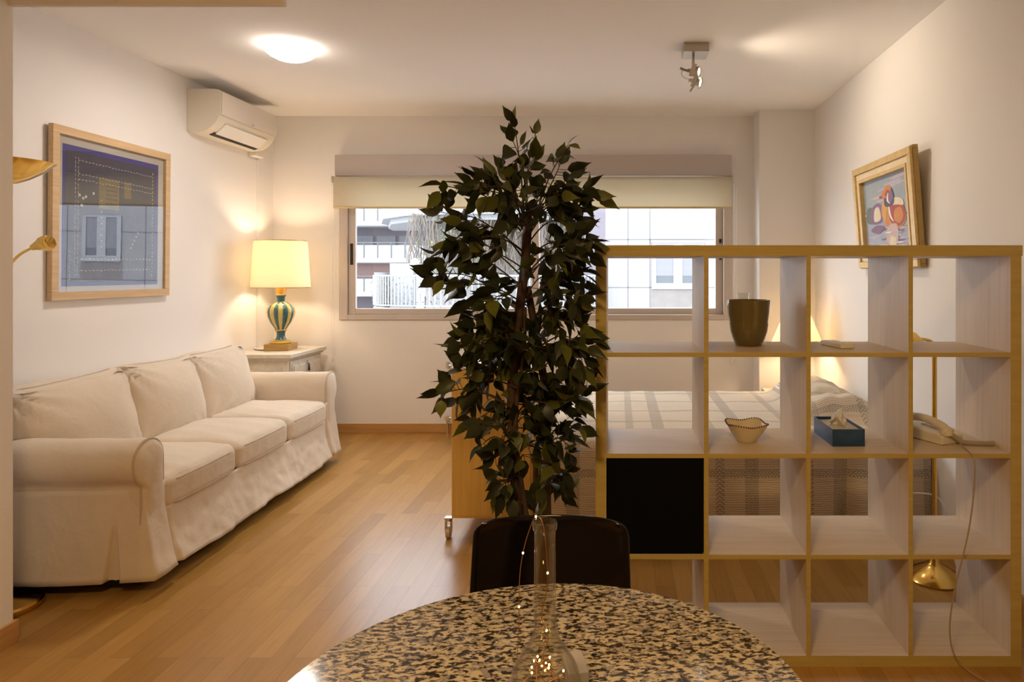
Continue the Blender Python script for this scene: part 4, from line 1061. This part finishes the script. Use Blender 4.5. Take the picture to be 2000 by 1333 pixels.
tips = [  # (tip x, tip y, root y, leaves)
 (998, 250, 430, 7), (1045, 290, 440, 9), (1105, 300, 450, 10), (1125, 330, 450, 10), (1180, 372, 440, 10), (1165, 370, 470, 10), (842, 348, 460, 12), (905, 340, 450, 9), (945, 335, 450, 10), (975, 370, 450, 10),
 (838, 405, 500, 12), (880, 420, 510, 12), (1150, 420, 480, 10), (1172, 462, 540, 11), (1090, 380, 460, 10), (1060, 360, 440, 8), (835, 482, 560, 12), (870, 450, 540, 12), (822, 525, 600, 11), (860, 555, 610, 12),
 (900, 610, 600, 12), (930, 590, 600, 10), (1160, 520, 600, 14), (1150, 575, 620, 12), (1155, 640, 640, 12), (1130, 480, 560, 14), (1100, 600, 620, 12), (868, 665, 700, 12), (900, 690, 700, 12), (905, 640, 660, 9), (950, 650, 660, 10),
 (1160, 700, 700, 13), (1130, 720, 720, 12), (1100, 690, 690, 11), (1168, 680, 690, 8), (832, 765, 790, 13), (865, 780, 800, 12), (895, 830, 800, 12), (900, 760, 760, 12), (935, 735, 740, 12), (960, 790, 800, 12), (1110, 780, 790, 11), (1150, 770, 790, 12), (1145, 830, 860, 9),
 (1130, 870, 880, 8), (1085, 840, 860, 10), (940, 900, 890, 9), (955, 950, 930, 8), (975, 985, 950, 8), (950, 860, 860, 9), (1110, 930, 920, 9), (1118, 975, 950, 7), (1060, 960, 940, 9), (1030, 880, 900, 10), (1040, 980, 960, 9), (985, 880, 880, 9),
]
for i, (tx, ty, ry, n) in enumerate(tips):
    tk = (tr1, tr2, tr3)[i % 3] if ry > 600 else tr1
    if tx > 1060 and ry > 600: tk = tr2
    a = on(tk, ry); dy = rnd.uniform(-.16, .10) if tx < 1120 else rnd.uniform(-.16, -.03)
    tip = pp(tx, ty, dy); back = (a-tip).normalized()*.045
    branch(a, tip+back, n)
for (x0, y0_, x1, y1_, n) in ((1025, 430, 1004, 238, 5), (1030, 440, 1046, 262, 6), (1040, 440, 1108, 285, 6), (1020, 450, 980, 330, 7)):
    branch(pp(x0, y0_), pp(x1, y1_, -.03), n, sag=0, first=.5, spread=.015, ll=.058)
# inner crown, branches in every direction about the stems
for i in range(46):
    z = rnd.uniform(.72, 1.66); t = (z-.72)/.94
    a = on(tr1 if (z > 1.2 or i % 2) else tr2, 535+(1.378-z)*1333/PYC)
    ang = rnd.uniform(0, 2*pi); r = (.10+.16*t)*rnd.uniform(.6, 1.15)*(1 if z < 1.5 else .8)
    branch(a, a+Vector((cos(ang)*r, sin(ang)*r*.8, rnd.uniform(-.02, .12))), 9 if z > 1.0 else 6, first=.3)
build('foliage', lf, lm, fc, smooth=True, ang=60)
build('twigs', tw, bark, fc)
# ------------------------------------------------------------------ chair
ch = thing('dining_chair', 'glossy black moulded plastic chair on the far side of the granite table', 'chair', (-.166, 1.43, 0))
def bk(u, v):
    # u across, v up
    w = (.202-.010*v)*(1-(max(0, v-.86)/.14)**3*.10); x = (u*2-1)
    z = .45+.320*v
    if v > .9: z = .45+.320*.9+.320*.1*((v-.9)/.1)*(1-.25*max(0, abs(x)-.8)/.2)
    y = .232+.045*v-.030*(1-x*x)*-1*.6
    return (x*w, y-.02*x*x, z)
m = MB(); m.grid(bk, 24, 24)
o = build('backrest', m, M['black'], ch, ang=80); sd = o.modifiers.new('s', 'SOLIDIFY'); sd.thickness = .008
bv = o.modifiers.new('b', 'BEVEL'); bv.width = .003; bv.segments = 2; bv.limit_method = 'ANGLE'
m = MB()
def st_(u, v):
    x = (u*2-1)*.205*(1-.06*v*0); y = -.20+.435*v
    return (x, y, .445-.012*(1-(u*2-1)**2)+(.02*max(0, v-.85)/.15))
m.grid(st_, 18, 18); o = build('seat', m, M['black'], ch, ang=80); sd = o.modifiers.new('s', 'SOLIDIFY'); sd.thickness = .010
for sx in (-1, 1):
    for sy in (-1, 1):
        m = MB(); m.tube([(sx*.175, sy*.17, .432), (sx*.205, sy*.215, 0)], .010, 12); build('leg', m, M['chrome'], ch)
# ------------------------------------------------------------------ granite table
def granite():
    m, nt, b = new('speckled_granite'); L = nt.links.new; tc = nd(nt, 'ShaderNodeTexCoord')
    mp = nd(nt, 'ShaderNodeMapping'); mp.inputs['Rotation'].default_value = (0, 0, R(-28)); mp.inputs['Scale'].default_value = (1, 1.9, 1); L(tc.outputs['Object'], mp.inputs[0])
    n0 = nd(nt, 'ShaderNodeTexNoise', i_Scale=30.0, i_Detail=2.0); L(mp.outputs[0], n0.inputs[0])
    ad = nd(nt, 'ShaderNodeVectorMath', operation='MULTIPLY_ADD'); ad.inputs[1].default_value = (.02, .02, .0); L(n0.outputs['Color'], ad.inputs[0]); L(mp.outputs[0], ad.inputs[2])
    n1 = nd(nt, 'ShaderNodeTexNoise', i_Scale=62.0, i_Detail=5.0, i_Roughness=.62); L(ad.outputs[0], n1.inputs[0])
    r1 = nd(nt, 'ShaderNodeValToRGB'); e = r1.color_ramp.elements; e[0].position = .43; e[0].color = (.018, .014, .010, 1); e[1].position = .54; e[1].color = (.47, .40, .29, 1)
    k = e.new(.485); k.color = (.085, .062, .045, 1); k = e.new(.505); k.color = (.33, .27, .19, 1)
    L(n1.outputs['Fac'], r1.inputs[0])
    n2 = nd(nt, 'ShaderNodeTexNoise', i_Scale=90.0, i_Detail=3.0); L(tc.outputs['Object'], n2.inputs[0])
    r2 = nd(nt, 'ShaderNodeValToRGB'); e = r2.color_ramp.elements; e[0].position = .56; e[0].color = (0, 0, 0, 1); e[1].position = .62; e[1].color = (1, 1, 1, 1); L(n2.outputs['Fac'], r2.inputs[0])
    mx = nd(nt, 'ShaderNodeMix', data_type='RGBA'); mx.inputs[7].default_value = (.25, .22, .20, 1); L(r1.outputs[0], mx.inputs[6]); L(r2.outputs[0], mx.inputs[0])
    L(mx.outputs[2], b.inputs['Base Color']); b.inputs['Roughness'].default_value = .10; b.inputs['Specular IOR Level'].default_value = .6
    return m
M['granite'] = granite()
TX, TY, TR, TZ = -.115, .997, .411, .74
tb_ = thing('dining_table', 'round speckled granite table in the foreground', 'table', (TX, TY, 0))
b = MB(); b.lathe([(.001, TZ-.022), (TR-.004, TZ-.022), (TR, TZ-.018), (TR, TZ-.004), (TR-.003, TZ), (.001, TZ)], 160, cap=False); build('table_top', b, M['granite'], tb_, ang=50)
b = MB(); b.lathe([(.001, TZ-.045), (.16, TZ-.045), (.16, TZ-.022), (.001, TZ-.022)], 40, cap=False); build('support_plate', b, M['black_mat'], tb_)
b = MB(); b.lathe([(.035, .03), (.035, TZ-.045)], 24); build('pedestal', b, M['black_mat'], tb_)
b = MB(); b.lathe([(.001, 0), (.24, 0), (.24, .012), (.06, .03), (.04, .045), (.001, .045)], 48, cap=False); build('foot', b, M['black_mat'], tb_)
# ------------------------------------------------------------------ bottle with string lights
BY = .93; BXp = (1063-1208)*BY/1333+.001
def glass_real():
    m, nt, b = new('bottle_glass'); b.inputs['Base Color'].default_value = (.97, .96, .92, 1); b.inputs['Roughness'].default_value = 0; b.inputs['Transmission Weight'].default_value = 1; b.inputs['IOR'].default_value = 1.45
    return m
bo = MB(); wt = .0022
outer = [(.001, .0), (.038, .0), (.046, .006), (.050, .022), (.051, .06), (.0485, .085), (.042, .104), (.033, .120), (.0235, .134), (.0172, .146), (.0152, .158), (.0142, .270), (.0145, .288), (.0165, .290), (.0170, .296), (.0160, .3005)]
inner = [(max(.001, r-wt), z+(wt if i < 2 else 0)) for i, (r, z) in enumerate(outer)]; inner[-1] = (.0138, .3005); inner[-2] = (.0132, .296); inner[-3] = (.0125, .290)
bo.lathe(outer+inner[::-1], 56, cap=False)
bo.xf(Matrix.Translation((BXp, BY, TZ+.0005)))
tag(build('glass_carafe', bo, thin_glass('carafe_glass', (.93, .92, .88), 1.8), ang=60), 'clear long-necked glass bottle with fairy lights inside, on the granite table', 'bottle')
sl_ = thing('string_lights', 'warm fairy lights on thin copper wire coiled inside the long-necked bottle', 'string lights', (BXp, BY, TZ))
rnd = random.Random(5); pts = [(.012, .135, .012), (-.02, .12, .004), (-.05, .09, .02), (-.042, .045, .14), (-.040, .035, .20), (-.035, .028, .240), (-.026, .024, .275), (-.014, .014, .302), (-.002, .004, .290), (.004, -.003, .22), (-.005, .003, .17), (.004, .004, .14), (-.004, -.002, .11)]
a = 0
for i in range(46):
    a += rnd.uniform(.7, 1.5); z = .012+.10*abs(sin(i*.37+.8)); r = min(.042, .044*(1-max(0, z-.06)/.075))*rnd.uniform(.5, 1)
    pts.append((r*cos(a), r*sin(a), z))
q = crom(pts, 6); w_ = MB(); w_.tube(q, .0006, 5)
build('wire', w_, plain('copper_wire', (.45, .20, .08), .35, .8), sl_)
M['led'] = emis('warm_led', (1, .68, .22), 5)
n_led = 0
for i in range(20, len(q), 11):
    m = MB(); m.sphere(q[i], .0014, 5, sc=(1, 1, 1.3)); build('bulb', m, M['led'], sl_); n_led += 1
bp_ = thing('battery_pack', 'clear plastic battery pack lying behind the long-necked bottle', 'battery pack', ((1124-1208)*1.09/1333, 1.085, TZ), R(14))
b = MB(); b.box(-.017, .017, -.030, .034, 0, .021); build('clear_case', b, plain('clear_plastic', (.62, .60, .64), .15, Alpha=.5), bp_, smooth=False, bevel=.003)
b = MB(); b.lathe([(.001, 0), (.0095, .0), (.0095, .020), (.001, .020)], 20, cap=False); b.xf(Matrix.Translation((0, .024, .0105)) @ Matrix.Rotation(R(90), 4, 'X')); build('cell', b, M['alu'], bp_)
b = MB(); b.box(-.013, .013, -.029, -.010, .002, .018); build('switch_block', b, plain('grey_switch', (.30, .27, .24), .4), bp_, smooth=False)
